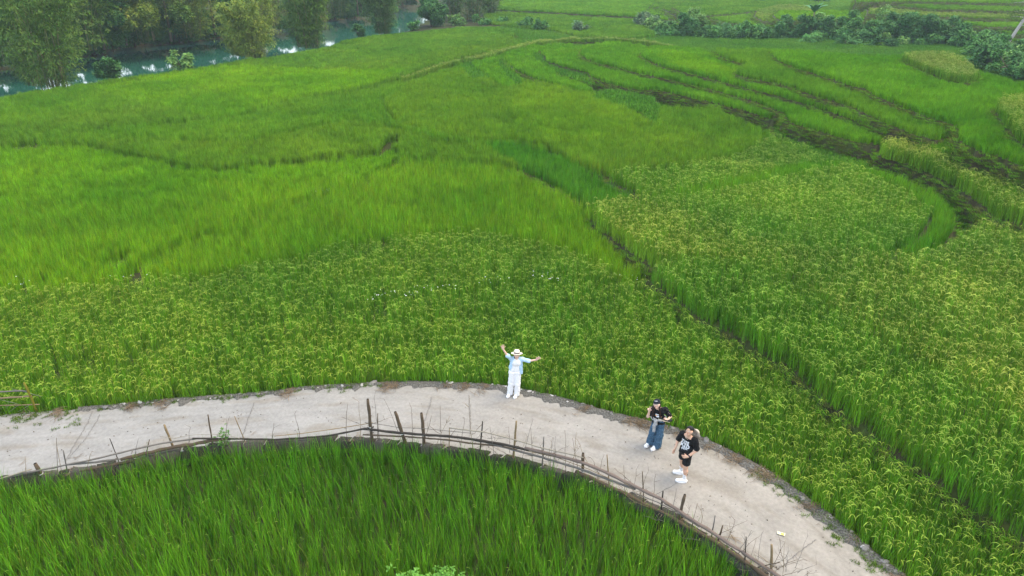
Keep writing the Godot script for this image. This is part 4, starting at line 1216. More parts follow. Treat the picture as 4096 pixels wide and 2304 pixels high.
func build_trees():
	for v in 3:
		sprays["bam%d" % v] = spray(200 + v, 9, 0.34, 0.030, 0.9, 0.22)
		sprays["leaf%d" % v] = spray(210 + v, 8, 0.24, 0.062, 0.4, 0.20)
	var bark := flat_mat(Color(0.12, 0.095, 0.065), 0.9)
	var culm_mats := [flat_mat(Color(0.20, 0.21, 0.07), 0.6), flat_mat(Color(0.13, 0.15, 0.06), 0.6), flat_mat(Color(0.28, 0.22, 0.12), 0.7)]
	var n := 0
	var ti := 0
	for t in TREES:
		ti += 1
		var r := RandomNumberGenerator.new()
		r.seed = 900 + ti
		var at := Vector3(t[1], t[2], t[3])
		var h: float = t[4]
		var w: float = t[5]
		var c: Array = LEAF_COLOURS[t[6]]
		var word: String = LEAF_WORDS[t[6]]
		var riverside := at.x < 2.0
		var bufs := [PackedFloat32Array(), PackedFloat32Array(), PackedFloat32Array()]
		if t[0] == "bamboo":
			var root := thing("bamboo_clump", at)
			var side_word := bank_word(at)
			var size_word := "towering" if h > 15.0 else ("tall" if h > 11.0 else "low")
			tag(root, "%s %s arching bamboo clump %s" % [size_word, word, side_word], "bamboo", "%s %s bamboo clumps %s" % [size_word, word, side_word])
			var culms := 22
			for k in culms:
				var az := r.randf() * TAU
				var out := w * r.randf_range(0.15, 1.0)
				var base := Vector3(cos(az), 0, sin(az)) * w * 0.28 * sqrt(r.randf())
				var ht := h * r.randf_range(0.6, 1.05)
				var dir := Vector3(cos(az), 0, sin(az))
				var pts := []
				var rad := []
				for s in 9:
					var f := s / 8.0
					pts.append(base + Vector3(0, ht * (f - 0.12 * f * f * f), 0) + dir * out * f * f + Vector3(noise.get_noise_2d(k * 9.0, f * 20.0), 0, noise.get_noise_2d(k * 9.0, 60 + f * 20.0)) * 0.5 * f)
					rad.append(0.055 * (1.0 - f * 0.85))
				var st := begin()
				tube(st, pts, rad, 5)
				part("culm", finish(st), culm_mats[r.randi() % 3], root)
				var ns := 240 if at.z > -125.0 else 150
				for s in ns:
					var f := pow(r.randf(), 0.75) * 0.97 + 0.03
					var fi := int(f * 7.999)
					var p: Vector3 = (pts[fi] as Vector3).lerp(pts[fi + 1], f * 8.0 - fi)
					var rr := (0.35 + 1.1 * sin(clampf(f * 1.15, 0, 1) * PI)) * w * 0.30
					var o := Vector3(r.randfn(), r.randfn() * 0.7, r.randfn()) * rr * 0.62
					p += o
					if p.y < 0.2:
						p.y = 0.2 + r.randf()
					var lump := noise.get_noise_3d(p.x * 9.0, p.y * 9.0 + ti * 30.0, p.z * 9.0)
					if lump < -0.12 and r.randf() < 0.8:
						continue
					var g := r.randf_range(0.75, 1.2) * (1.0 + lump * 0.35)
					var sc := r.randf_range(0.8, 1.45)
					var b := Basis.from_euler(Vector3(r.randf_range(-0.4, 0.4), r.randf() * TAU, r.randf_range(-0.4, 0.4))) * sc
					put(bufs[r.randi() % 3], b, p, Color(c[0] * g * r.randf_range(0.85, 1.25), c[1] * g, c[2] * g))
			for v in 3:
				n += bufs[v].size() / 16
				multi("crown", sprays["bam%d" % v], leaf_mat("leaf", Color(0.35, 0.45, 0.15), 0.6), bufs[v], root).set_meta("kind", "stuff")
		else:
			var shrub: bool = t[0] == "shrub"
			var root := thing("shrub" if shrub else "bank_tree", at)
			if shrub:
				var place := bank_word(at) if riverside else belt_word(at)
				var size_word := "large" if h > 5.0 else ("medium" if h > 2.9 else "low")
				tag(root, "%s %s leafy bush %s" % [size_word, word, place], "bush", "%s %s bushes %s" % [size_word, word, place])
			else:
				var size_word := "towering" if h > 15.0 else ("tall" if h > 11.0 else "low")
				tag(root, "%s %s broadleaf tree %s" % [size_word, word, bank_word(at)], "tree", "%s %s trees %s" % [size_word, word, bank_word(at)])
			var trunk_h := h * (0.25 if shrub else 0.45)
			var st := begin()
			tube(st, [Vector3(0, -0.3, 0), Vector3(0.1, trunk_h * 0.5, 0), Vector3(0.0, trunk_h, 0.1)], [0.10, 0.08, 0.06] if shrub else [0.22, 0.17, 0.12], 6)
			var lobes := []
			var nl := 10 if shrub else 12
			for k in nl:
				var az := r.randf() * TAU
				var f := r.randf()
				var o := Vector3(cos(az) * w * 0.58 * sqrt(r.randf()), h * (0.08 + 0.78 * f * f) if shrub else h * (0.22 + 0.62 * f), sin(az) * w * 0.58 * sqrt(r.randf()))
				var rad := w * r.randf_range(0.18, 0.46) * (1.0 - 0.4 * f)
				lobes.append([o, rad])
				tube(st, [Vector3(0, trunk_h * 0.7, 0), o * 0.55 + Vector3(0, trunk_h * 0.3, 0), o], [0.05, 0.035, 0.015], 4)
			part("trunk", finish(st), bark, root)
			var count := int((800.0 if shrub else 3000.0) * clampf(w * h / 9.0, 0.5, 2.4))
			for s in count:
				var lb = lobes[r.randi() % nl]
				var d := Vector3(r.randfn(), r.randfn(), r.randfn()).normalized()
				var p: Vector3 = lb[0] + d * lb[1] * (0.55 + 0.5 * r.randf()) * Vector3(1, 0.85, 1)
				if p.y < 0.05:
					continue
				var lump := noise.get_noise_3d(p.x * 14.0, p.y * 14.0 + ti * 17.0, p.z * 14.0)
				if lump < -0.2:
					continue
				var g := r.randf_range(0.75, 1.2) * (1.0 + lump * 0.4)
				var sc := r.randf_range(0.9, 1.7)
				var b := Basis.from_euler(Vector3(r.randf_range(-0.6, 0.6), r.randf() * TAU, r.randf_range(-0.6, 0.6))) * sc
				put(bufs[r.randi() % 3], b, p, Color(c[0] * g * r.randf_range(0.85, 1.25), c[1] * g, c[2] * g))
			for v in 3:
				n += bufs[v].size() / 16
				multi("crown", sprays["leaf%d" % v], leaf_mat("leaf", Color(0.35, 0.45, 0.15), 0.6), bufs[v], root).set_meta("kind", "stuff")
	print("sprays ", n)
	build_banana()
	build_bare_tree()

func bank_word(at: Vector3) -> String:
	var q := Vector2(at.x, at.z)
	var best := 1e9
	for a in flat_points(RIVER_NEAR):
		best = minf(best, a.distance_to(q))
	var other := 1e9
	for a in flat_points(RIVER_FAR):
		other = minf(other, a.distance_to(q))
	if best < other:
		return "on the river bank at the rice edge"
	return "on the opposite bank near the water" if other < 9.0 else "behind the trees of the opposite bank"

func belt_word(at: Vector3) -> String:
	if at.z < -150.0:
		return "high on the far slope above the terraces"
	if at.distance_to(BANANA_AT) < 9.0:
		return "around the banana plant"
	if at.distance_to(BARE_TREE_AT) < 24.0:
		return "below the pale trunked sparse tree"
	if at.x > 30.0:
		return "in the thick belt behind the hillside terraces"
	return "in the thin belt beside the flat paddies"

func build_banana():
	var root := thing("banana_plant", BANANA_AT)
	tag(root, "banana plant with broad split leaves rising above the shrubs", "banana plant")
	var st := begin()
	tube(st, [Vector3(0, -0.3, 0), Vector3(0.1, 2.0, 0), Vector3(0.1, 4.2, 0)], [0.2, 0.16, 0.10], 7)
	part("trunk", finish(st), flat_mat(Color(0.16, 0.17, 0.07), 0.8), root)
	var green := leaf_mat("banana", Color(0.3, 0.4, 0.15), 0.5)
	var r := RandomNumberGenerator.new()
	r.seed = 12
	for k in 9:
		var az := TAU * k / 9.0 + r.randf_range(-0.2, 0.2)
		var dir := Vector3(cos(az), 0, sin(az))
		var side := Vector3(-sin(az), 0, cos(az))
		var ls := begin()
		var p := Vector3(0.1, 4.1, 0)
		var ang := r.randf_range(0.15, 0.55)
		var rows := []
		for s in 9:
			var f := s / 8.0
			var wd := 0.34 * sin(clampf(f * 0.95 + 0.08, 0, 1) * PI)
			rows.append([p - side * wd - Vector3(0, wd * 0.4, 0), p, p + side * wd - Vector3(0, wd * 0.4, 0)])
			ang += 0.17
			p += (Vector3.UP * cos(ang) + dir * sin(ang)) * 0.30
		ls.set_color(Color(0.07, 0.19, 0.075))
		for s in 8:
			for q in 2:
				tri(ls, rows[s][q], rows[s][q + 1], rows[s + 1][q + 1])
				tri(ls, rows[s][q], rows[s + 1][q + 1], rows[s + 1][q])
		part("leaf", finish(ls), green, root)

func build_bare_tree():
	var root := thing("sparse_tree", BARE_TREE_AT)
	tag(root, "tall thin pale trunked tree with sparse leaves above the terraces", "tree")
	var st := begin()
	var pts := []
	var rad := []
	for s in 9:
		var f := s / 8.0
		pts.append(Vector3(5.5 * f + 0.3 * sin(f * 5.0), 16.0 * f - 0.5, 0))
		rad.append(0.24 * (1.0 - 0.7 * f))
	tube(st, pts, rad, 7)
	var tips := []
	var r := RandomNumberGenerator.new()
	r.seed = 99
	for k in 13:
		var f := 0.22 + 0.72 * k / 12.0
		var fi := int(f * 8.0)
		var p: Vector3 = (pts[fi] as Vector3).lerp(pts[min(fi + 1, 8)], f * 8.0 - fi)
		var az := PI + r.randf_range(-1.3, 1.3) if k % 3 != 0 else r.randf() * TAU
		var ln := r.randf_range(2.0, 4.2)
		var d := Vector3(cos(az), r.randf_range(-0.12, 0.25), sin(az))
		var q := [p, p + d * ln * 0.5 + Vector3(0, 0.1, 0), p + d * ln]
		tube(st, q, [0.07, 0.045, 0.015], 5)
		tips.append([q[1], q[2]])
	part("trunk", finish(st), flat_mat(Color(0.33, 0.31, 0.28), 0.85), root)
	var buf := PackedFloat32Array()
	for tp in tips:
		for s in 34:
			var p: Vector3 = (tp[0] as Vector3).lerp(tp[1], r.randf()) + Vector3(r.randfn(), r.randfn() * 0.6, r.randfn()) * 0.45
			put(buf, Basis.from_euler(Vector3(r.randf(), r.randf() * TAU, r.randf())) * r.randf_range(0.5, 0.9), p, Color(0.11, 0.17, 0.04))
	multi("crown", sprays["leaf0"], leaf_mat("leaf", Color(0.35, 0.45, 0.15), 0.6), buf, root).set_meta("kind", "stuff")

# ---------------------------------------------------------------- fence
const WOOD = {"pale": [0.42, 0.38, 0.31], "grey": [0.24, 0.22, 0.20], "brown": [0.17, 0.125, 0.085], "dark": [0.075, 0.065, 0.055], "orange": [0.38, 0.28, 0.16], "pink": [0.27, 0.21, 0.18], "green": [0.27, 0.25, 0.03]}
var woods := {}

func wood(k: String) -> StandardMaterial3D:
	if not woods.has(k):
		var c: Array = WOOD[k]
		woods[k] = textured(Color(c[0], c[1], c[2]), 0.03, 0.5, 5.0, 0.85, 2.0, 30 + woods.size())
	return woods[k]

func pole(pts: Array, r: float, sides := 7) -> ArrayMesh:
	# bamboo pole with node rings
	var q := []
	var rad := []
	for i in pts.size() - 1:
		var a: Vector3 = pts[i]
		var b: Vector3 = pts[i + 1]
		var steps: int = max(2, int(a.distance_to(b) / 0.16))
		for s in steps:
			q.append(a.lerp(b, float(s) / steps) + Vector3(noise_fine.get_noise_2d(q.size() * 2.0, a.x), noise_fine.get_noise_2d(q.size() * 2.0, b.z + 20.0), 0) * r * 0.5)
			rad.append(r * (1.14 if q.size() % 3 == 0 else 0.96))
	q.append(pts[pts.size() - 1])
	rad.append(r * 0.8)
	var st := begin()
	tube(st, q, rad, sides)
	return finish(st)

func build_fence():
	var f := thing("stick_fence", Vector3.ZERO)
	tag(f, "rickety fence of bamboo posts, poles and thorny twigs along the road", "fence")
	var kinds := ["brown", "grey", "brown", "orange", "dark"]
	var i := 0
	var r := RandomNumberGenerator.new()
	r.seed = 41
	var hollow_shade_mat := flat_mat(Color(0.02, 0.017, 0.014), 0.95)
	var wire := flat_mat(Color(0.5, 0.5, 0.48), 0.5)
	for p in FENCE_POSTS:
		var a := Vector3(p[0], -0.25, p[1])
		var b := Vector3(p[2], p[3], p[1])
		var low := a + (a - b).normalized() * 0.0
		var k: String = kinds[i % 5]
		if p[4] > 0.038:
			k = "brown"
		if i == 6 or i == 15:
			k = "orange"
		var post := part("post", pole([low, a.lerp(b, 0.5), b], p[4], 8), wood(k), f)
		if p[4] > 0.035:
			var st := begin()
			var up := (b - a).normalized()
			tube(st, [b - up * 0.004, b + up * 0.006], [p[4] * 0.62, p[4] * 0.6], 8)  # near-black disc painted for the shade inside an open cane end
			part("hollow_shade", finish(st), hollow_shade_mat, post)
		if p[4] > 0.028:
			var ws := begin()
			var m := a.lerp(b, 0.45)
			var up2 := (b - a).normalized()
			tube(ws, [m - up2 * 0.012, m + up2 * 0.012], [p[4] * 1.2, p[4] * 1.2], 8)
			part("wire_tie", finish(ws), wire, post)
		i += 1
	for q in FENCE_RAILS:
		var pts := []
		for k in range(0, q[0].size(), 3):
			pts.append(Vector3(q[0][k], q[0][k + 1], q[0][k + 2]))
		part("rail", pole(pts, q[1]), wood(q[2]), f)
	# twigs with side shoots
	for t in FENCE_TWIGS:
		twig(f, Vector3(t[0], -0.1, t[1]), Vector3(t[2], t[3], t[1] + r.randf_range(-0.1, 0.1)), 0.0065, r)
	for k in 66:
		# brush pushed between the poles
		var s := r.randi_range(8, FENCE_RAILS.size() - 1)
		var q: Array = FENCE_RAILS[s][0]
		var j := r.randi_range(0, q.size() / 3 - 1) * 3
		var at := Vector3(q[j], maxf(q[j + 1] - r.randf_range(0.05, 0.3), 0.0), q[j + 2]) + Vector3(r.randf_range(-0.4, 0.4), 0, r.randf_range(-0.08, 0.08))
		var dir := Vector3(r.randf_range(-1.0, 1.0), r.randf_range(0.1, 0.9), r.randf_range(-0.25, 0.25)).normalized()
		twig(f, at, at + dir * r.randf_range(0.35, 0.85), 0.0055, r)

func twig(parent: Node, a: Vector3, b: Vector3, rad: float, r: RandomNumberGenerator):
	var st := begin()
	var pts := []
	var rr := []
	for s in 6:
		var f := s / 5.0
		pts.append(a.lerp(b, f) + Vector3(r.randfn(), r.randfn() * 0.3, r.randfn()) * 0.012)
		rr.append(rad * (1.15 - 0.6 * f))
	tube(st, pts, rr, 4)
	for k in r.randi_range(2, 4):
		var p: Vector3 = pts[r.randi_range(1, 5)]
		var d := ((b - a).normalized() + Vector3(r.randfn(), r.randfn() * 0.5, r.randfn() * 0.7)).normalized()
		tube(st, [p, p + d * r.randf_range(0.1, 0.28)], [rad * 0.6, rad * 0.3], 4)
	part("twig", finish(st), wood(["brown", "grey", "brown", "orange"][r.randi() % 4]), parent)

func build_barrier():
	var f := thing("bamboo_barrier", Vector3.ZERO)
	tag(f, "small bamboo pole barrier standing in rice at the far road edge", "barrier")
	for q in BARRIER:
		var pts := []
		for k in range(0, q[0].size(), 3):
			pts.append(Vector3(q[0][k], q[0][k + 1], q[0][k + 2]))
		part("twig" if q[1] < 0.01 else ("post" if pts[0].distance_to(pts[pts.size() - 1]) < 1.1 else "pole"), pole(pts, q[1]), wood(q[2]), f)

# ---------------------------------------------------------------- people
# A bone is [a, b, ra, rb]; bones are joined with a smooth minimum and meshed as surface nets.
func nets(bones: Array, k: float, cell: float, clips := [], cuts := [], folds := 0.0) -> ArrayMesh:
	var lo := Vector3(1e9, 1e9, 1e9)
	var hi := -lo
	for b in bones:
		var m: float = maxf(b[2], b[3]) + k * 0.5 + cell * 3.0
		for p in [b[0], b[1]]:
			lo = lo.min(p - Vector3(m, m, m))
			hi = hi.max(p + Vector3(m, m, m))
	var n := Vector3i(((hi - lo) / cell).ceil()) + Vector3i.ONE
	var sx := n.x
	var sxy := n.x * n.y
	var field := PackedFloat32Array()
	field.resize(sxy * n.z)
	field.fill(1.0)
	for b in bones:
		var a: Vector3 = b[0]
		var ab: Vector3 = b[1] - a
		var l2 := maxf(ab.length_squared(), 1e-9)
		var ra: float = b[2]
		var rb: float = b[3]
		var m := maxf(ra, rb) + k + cell * 2.0
		var mn := Vector3i(((a.min(b[1]) - Vector3(m, m, m) - lo) / cell).floor()).clamp(Vector3i.ZERO, n - Vector3i.ONE)
		var mx := Vector3i(((a.max(b[1]) + Vector3(m, m, m) - lo) / cell).ceil()).clamp(Vector3i.ZERO, n - Vector3i.ONE)
		for z in range(mn.z, mx.z + 1):
			for y in range(mn.y, mx.y + 1):
				var row := z * sxy + y * sx
				for x in range(mn.x, mx.x + 1):
					var p := lo + Vector3(x, y, z) * cell - a
					var t := clampf(p.dot(ab) / l2, 0.0, 1.0)
					var d := (p - ab * t).length() - (ra + (rb - ra) * t)
					var o := field[row + x]
					var h := maxf(k - absf(o - d), 0.0)
					field[row + x] = minf(o, d) - h * h / (4.0 * k)
	if clips.size() + cuts.size() > 0 or folds > 0.0:
		for z in n.z:
			for y in n.y:
				for x in n.x:
					var i := z * sxy + y * sx + x
					var v := field[i]
					if v > 0.1:
						continue
					var p := lo + Vector3(x, y, z) * cell
					if folds > 0.0:
						v += folds * (noise_fine.get_noise_3d(p.x * 26.0, p.y * 9.0, p.z * 26.0) + 0.7 * noise_fine.get_noise_3d(p.x * 14.0 + p.y * 12.0, p.y * 16.0, p.z * 14.0 + 7.0))
					for c in clips:
						v = maxf(v, p.dot(c[0]) - float(c[1]))
					for c in cuts:
						var ab: Vector3 = c[1] - c[0]
						var q: Vector3 = p - c[0]
						var t := clampf(q.dot(ab) / maxf(ab.length_squared(), 1e-9), 0.0, 1.0)
						v = maxf(v, lerpf(c[2], c[3], t) - (q - ab * t).length())
					field[i] = v
	var ids := PackedInt32Array()
	ids.resize(field.size())
	ids.fill(-1)
	var verts := PackedVector3Array()
	var offs := [0, 1, sx, sx + 1, sxy, sxy + 1, sxy + sx, sxy + sx + 1]
	var corner := [Vector3(0, 0, 0), Vector3(1, 0, 0), Vector3(0, 1, 0), Vector3(1, 1, 0), Vector3(0, 0, 1), Vector3(1, 0, 1), Vector3(0, 1, 1), Vector3(1, 1, 1)]
	var edges := [[0, 1], [2, 3], [4, 5], [6, 7], [0, 2], [1, 3], [4, 6], [5, 7], [0, 4], [1, 5], [2, 6], [3, 7]]
	var far := cell * 2.0
	for z in n.z - 1:
		for y in n.y - 1:
			for x in n.x - 1:
				var i := z * sxy + y * sx + x
				if absf(field[i]) > far:
					continue
				var neg := 0
				for o in offs:
					if field[i + o] < 0.0:
						neg += 1
				if neg == 0 or neg == 8:
					continue
				var sum := Vector3.ZERO
				var cnt := 0
				for e in edges:
					var va := field[i + offs[e[0]]]
					var vb := field[i + offs[e[1]]]
					if (va < 0.0) != (vb < 0.0):
						sum += (corner[e[0]] as Vector3).lerp(corner[e[1]], va / (va - vb))
						cnt += 1
				ids[i] = verts.size()
				verts.append(lo + (Vector3(x, y, z) + sum / cnt) * cell)
	var idx := PackedInt32Array()
	for z in range(1, n.z - 1):
		for y in range(1, n.y - 1):
			for x in range(1, n.x - 1):
				var i := z * sxy + y * sx + x
				var v := field[i]
				if absf(v) > far:
					continue
				for ax in 3:
					var st: int = [1, sx, sxy][ax]
					var w := field[i + st]
					if (v < 0.0) == (w < 0.0):
						continue
					var s1: int = [sx, sxy, 1][ax]
					var s2: int = [sxy, 1, sx][ax]
					var a := ids[i]
					var b := ids[i - s1]
					var c := ids[i - s1 - s2]
					var d := ids[i - s2]
					if a < 0 or b < 0 or c < 0 or d < 0:
						continue
					if v < 0.0:
						idx.append_array(PackedInt32Array([a, b, c, a, c, d]))
					else:
						idx.append_array(PackedInt32Array([a, c, b, a, d, c]))
	var nrm := PackedVector3Array()
	nrm.resize(verts.size())
	for t in range(0, idx.size(), 3):
		var fn := (verts[idx[t + 2]] - verts[idx[t]]).cross(verts[idx[t + 1]] - verts[idx[t]])
		for q in 3:
			nrm[idx[t + q]] += fn
	for q in nrm.size():
		nrm[q] = nrm[q].normalized()
	var arr := []
	arr.resize(Mesh.ARRAY_MAX)
	arr[Mesh.ARRAY_VERTEX] = verts
	arr[Mesh.ARRAY_NORMAL] = nrm
	arr[Mesh.ARRAY_INDEX] = idx
	var am := ArrayMesh.new()
	am.add_surface_from_arrays(Mesh.PRIMITIVE_TRIANGLES, arr)
	return am

func joined(meshes: Array) -> ArrayMesh:
	var st := SurfaceTool.new()
	for m in meshes:
		st.append_from(m, 0, Transform3D.IDENTITY)
	return st.commit()

func chain(pts: Array, radii: Array) -> Array:
	var out := []
	for i in pts.size() - 1:
		out.append([pts[i], pts[i + 1], radii[i], radii[i + 1]])
	return out

func hand_bones(wrist: Vector3, dir: Vector3, palm: Vector3, thumb_side: float, curls: Array, spread := 0.16) -> Array:
	# dir: wrist to fingers, palm: the way the palm faces; thumb_side 1 or -1
	dir = dir.normalized()
	palm = (palm - dir * palm.dot(dir)).normalized()
	var side := dir.cross(palm) * thumb_side
	var out := [[wrist - dir * 0.02, wrist + dir * 0.03, 0.024, 0.024]]
	for k in 4:
		var o := side * (0.030 - 0.020 * k)
		out.append([wrist + dir * 0.015 + o * 0.6, wrist + dir * 0.085 + o, 0.017, 0.014])
	var lens := [0.072, 0.080, 0.074, 0.058]
	for k in 4:
		var p := wrist + dir * 0.085 + side * (0.030 - 0.020 * k)
		var d := (dir + side * spread * (1.5 - k)).normalized()
		var c: float = curls[k]
		for s in 3:
			d = (d * cos(c * 0.8) + palm * sin(c * 0.8)).normalized()
			var q: Vector3 = p + d * lens[k] * [0.44, 0.32, 0.26][s]
			out.append([p, q, 0.0092 - 0.0008 * s, 0.0086 - 0.0009 * s])
			p = q
	var tp := wrist + dir * 0.03 + side * 0.026
	var td: Vector3 = (side * 0.85 + dir * 0.75 + palm * (0.2 + curls[4] * 0.5)).normalized()
	var t2: Vector3 = tp + td * 0.042
	out.append([tp, t2, 0.012, 0.0105])
	out.append([t2, t2 + (td + dir * 0.5 - side * curls[4] * 0.9).normalized() * 0.034, 0.0105, 0.0085])
	return out

func head_bones(c: Vector3, f: Vector3, u: Vector3) -> Array:
	var r := u.cross(f).normalized()
	return [
		[c + u * 0.028 - f * 0.030, c + u * 0.034 + f * 0.012, 0.080, 0.076],
		[c - u * 0.01 + f * 0.018 - r * 0.018, c - u * 0.01 + f * 0.018 + r * 0.018, 0.060, 0.060],
		[c - u * 0.045 + f * 0.030, c - u * 0.084 + f * 0.048, 0.048, 0.024],
		[c - u * 0.040 + f * 0.005 - r * 0.040, c - u * 0.070 + f * 0.040, 0.026, 0.022],
		[c - u * 0.040 + f * 0.005 + r * 0.040, c - u * 0.070 + f * 0.040, 0.026, 0.022],
		[c + u * 0.012 + f * 0.080, c - u * 0.022 + f * 0.095, 0.008, 0.013],
		[c + u * 0.020 + f * 0.074 - r * 0.028, c + u * 0.020 + f * 0.074 + r * 0.028, 0.013, 0.013],
		[c - u * 0.002 - r * 0.078, c - u * 0.022 - r * 0.074, 0.014, 0.009],
		[c - u * 0.002 + r * 0.078, c - u * 0.022 + r * 0.074, 0.014, 0.009],
	]

func face_parts(parent: Node, c: Vector3, f: Vector3, u: Vector3, smile: float):
	var r := u.cross(f).normalized()
	var dark := flat_mat(Color(0.02, 0.015, 0.012), 0.4)
	var lip := flat_mat(Color(0.42, 0.13, 0.11), 0.6)
	var white := flat_mat(Color(0.75, 0.72, 0.7), 0.4)
	for s in [-1, 1]:
		part("eye", capsule(c + f * 0.0815 + r * s * 0.036 + u * 0.002, c + f * 0.085 + r * s * 0.026 + u * 0.002, 0.0068, 0.0068), white, parent)
		part("pupil", capsule(c + f * 0.0865 + r * s * 0.0315 + u * 0.002, c + f * 0.0875 + r * s * 0.0305 + u * 0.002, 0.0058, 0.0058), dark, parent)
		part("eyebrow", capsule(c + f * 0.080 + r * s * 0.046 + u * 0.021, c + f * 0.090 + r * s * 0.018 + u * 0.023, 0.0035, 0.0045), dark, parent)
	var st := begin()
	var pts := []
	var rad := []
	for k in 7:
		var x := (k - 3) / 3.0
		pts.append(c - u * (0.052 - smile * 0.012 * x * x) + f * (0.087 - 0.014 * x * x) + r * x * 0.026)
		rad.append(0.0065 - 0.004 * absf(x))
	tube(st, pts, rad, 6)
	part("mouth", finish(st), lip, parent)

func capsule(a: Vector3, b: Vector3, ra: float, rb: float) -> ArrayMesh:
	var st := begin()
	var d := (b - a).normalized()
	var pts := []
	var rad := []
	for k in 4:
		var t := PI * 0.5 * (k + 0.15) / 4.0
		pts.append(a - d * ra * cos(t))
		rad.append(ra * sin(t))
	pts.append(a)
	rad.append(ra)
	for k in 5:
		var t := PI * 0.5 * (1.0 - (k - 0.1) / 4.6)
		pts.append(b + d * rb * cos(t) + d * 0.0001)
		rad.append(rb * sin(t))
	tube(st, pts, rad, 10)
	return finish(st)

func disc_lathe(profile: Array, c: Vector3, u: Vector3, f: Vector3, squash := 1.0, sides := 28) -> ArrayMesh:
	# profile of [radius, height] turned round the axis u at c
	var r := u.cross(f).normalized()
	var ff := r.cross(u).normalized()
	var st := begin()
	for i in profile.size() - 1:
		for k in sides:
			var q := []
			for s in [[i, k], [i, k + 1], [i + 1, k + 1], [i + 1, k]]:
				var t: float = TAU * s[1] / sides
				q.append(c + u * profile[s[0]][1] + (r * cos(t) * squash + ff * sin(t)) * profile[s[0]][0])
			tri(st, q[0], q[1], q[2])
			tri(st, q[0], q[2], q[3])
	return finish(st)

func shoe(parent: Node, heel: Vector3, toe_dir: Vector3, length: float, mat: Material, sole: Material):
	toe_dir = toe_dir.normalized()
	var side := Vector3.UP.cross(toe_dir)
	var a := heel + Vector3(0, 0.048, 0)
	var b := heel + toe_dir * (length - 0.085) + Vector3(0, 0.040, 0)
	var bones := [[a - toe_dir * 0.005, a + toe_dir * 0.06 + Vector3(0, 0.035, 0), 0.042, 0.040], [a, b, 0.042, 0.038], [b - side * 0.010, b + side * 0.012, 0.040, 0.040], [a + toe_dir * 0.05 + Vector3(0, 0.03, 0), b, 0.04, 0.03]]
	var s := part("shoe", nets(bones, 0.03, 0.009, [[Vector3.DOWN, -(heel.y + 0.014)]]), mat, parent)
	var st := begin()
	var outline := []
	for k in 20:
		var t := TAU * k / 20
		var along := cos(t)
		outline.append(heel + toe_dir * ((length - 0.09) * 0.5 + along * (length * 0.5)) + side * sin(t) * (0.050 - 0.004 * along))
	for k in 20:
		var p: Vector3 = outline[k]
		var q: Vector3 = outline[(k + 1) % 20]
		var h := Vector3(0, 0.026, 0)
		tri(st, p, q, q + h)
		tri(st, p, q + h, p + h)
		tri(st, p + h, q + h, heel + toe_dir * (length * 0.45) + h)
	part("sole", finish(st), sole, s)

func cloth(c: Color, rough := 0.9) -> StandardMaterial3D:
	var m := textured(c, 0.02, 0.12, 9.0, rough, 1.5, 51)
	m.uv1_world_triplanar = false
	m.rim_enabled = true
	m.rim = 0.2
	return m

func V(x: float, y: float, z: float) -> Vector3:
	return Vector3(x, y, z)

func build_people():
	var skin := flat_mat(Color(0.52, 0.32, 0.225), 0.6)
	skin.subsurf_scatter_enabled = true
	skin.subsurf_scatter_strength = 0.15
	var skin2 := flat_mat(Color(0.60, 0.40, 0.31), 0.6)
	skin2.subsurf_scatter_enabled = true
	skin2.subsurf_scatter_strength = 0.15
	build_hat_woman(skin2)
	build_cap_woman(skin2)
	build_man(skin)

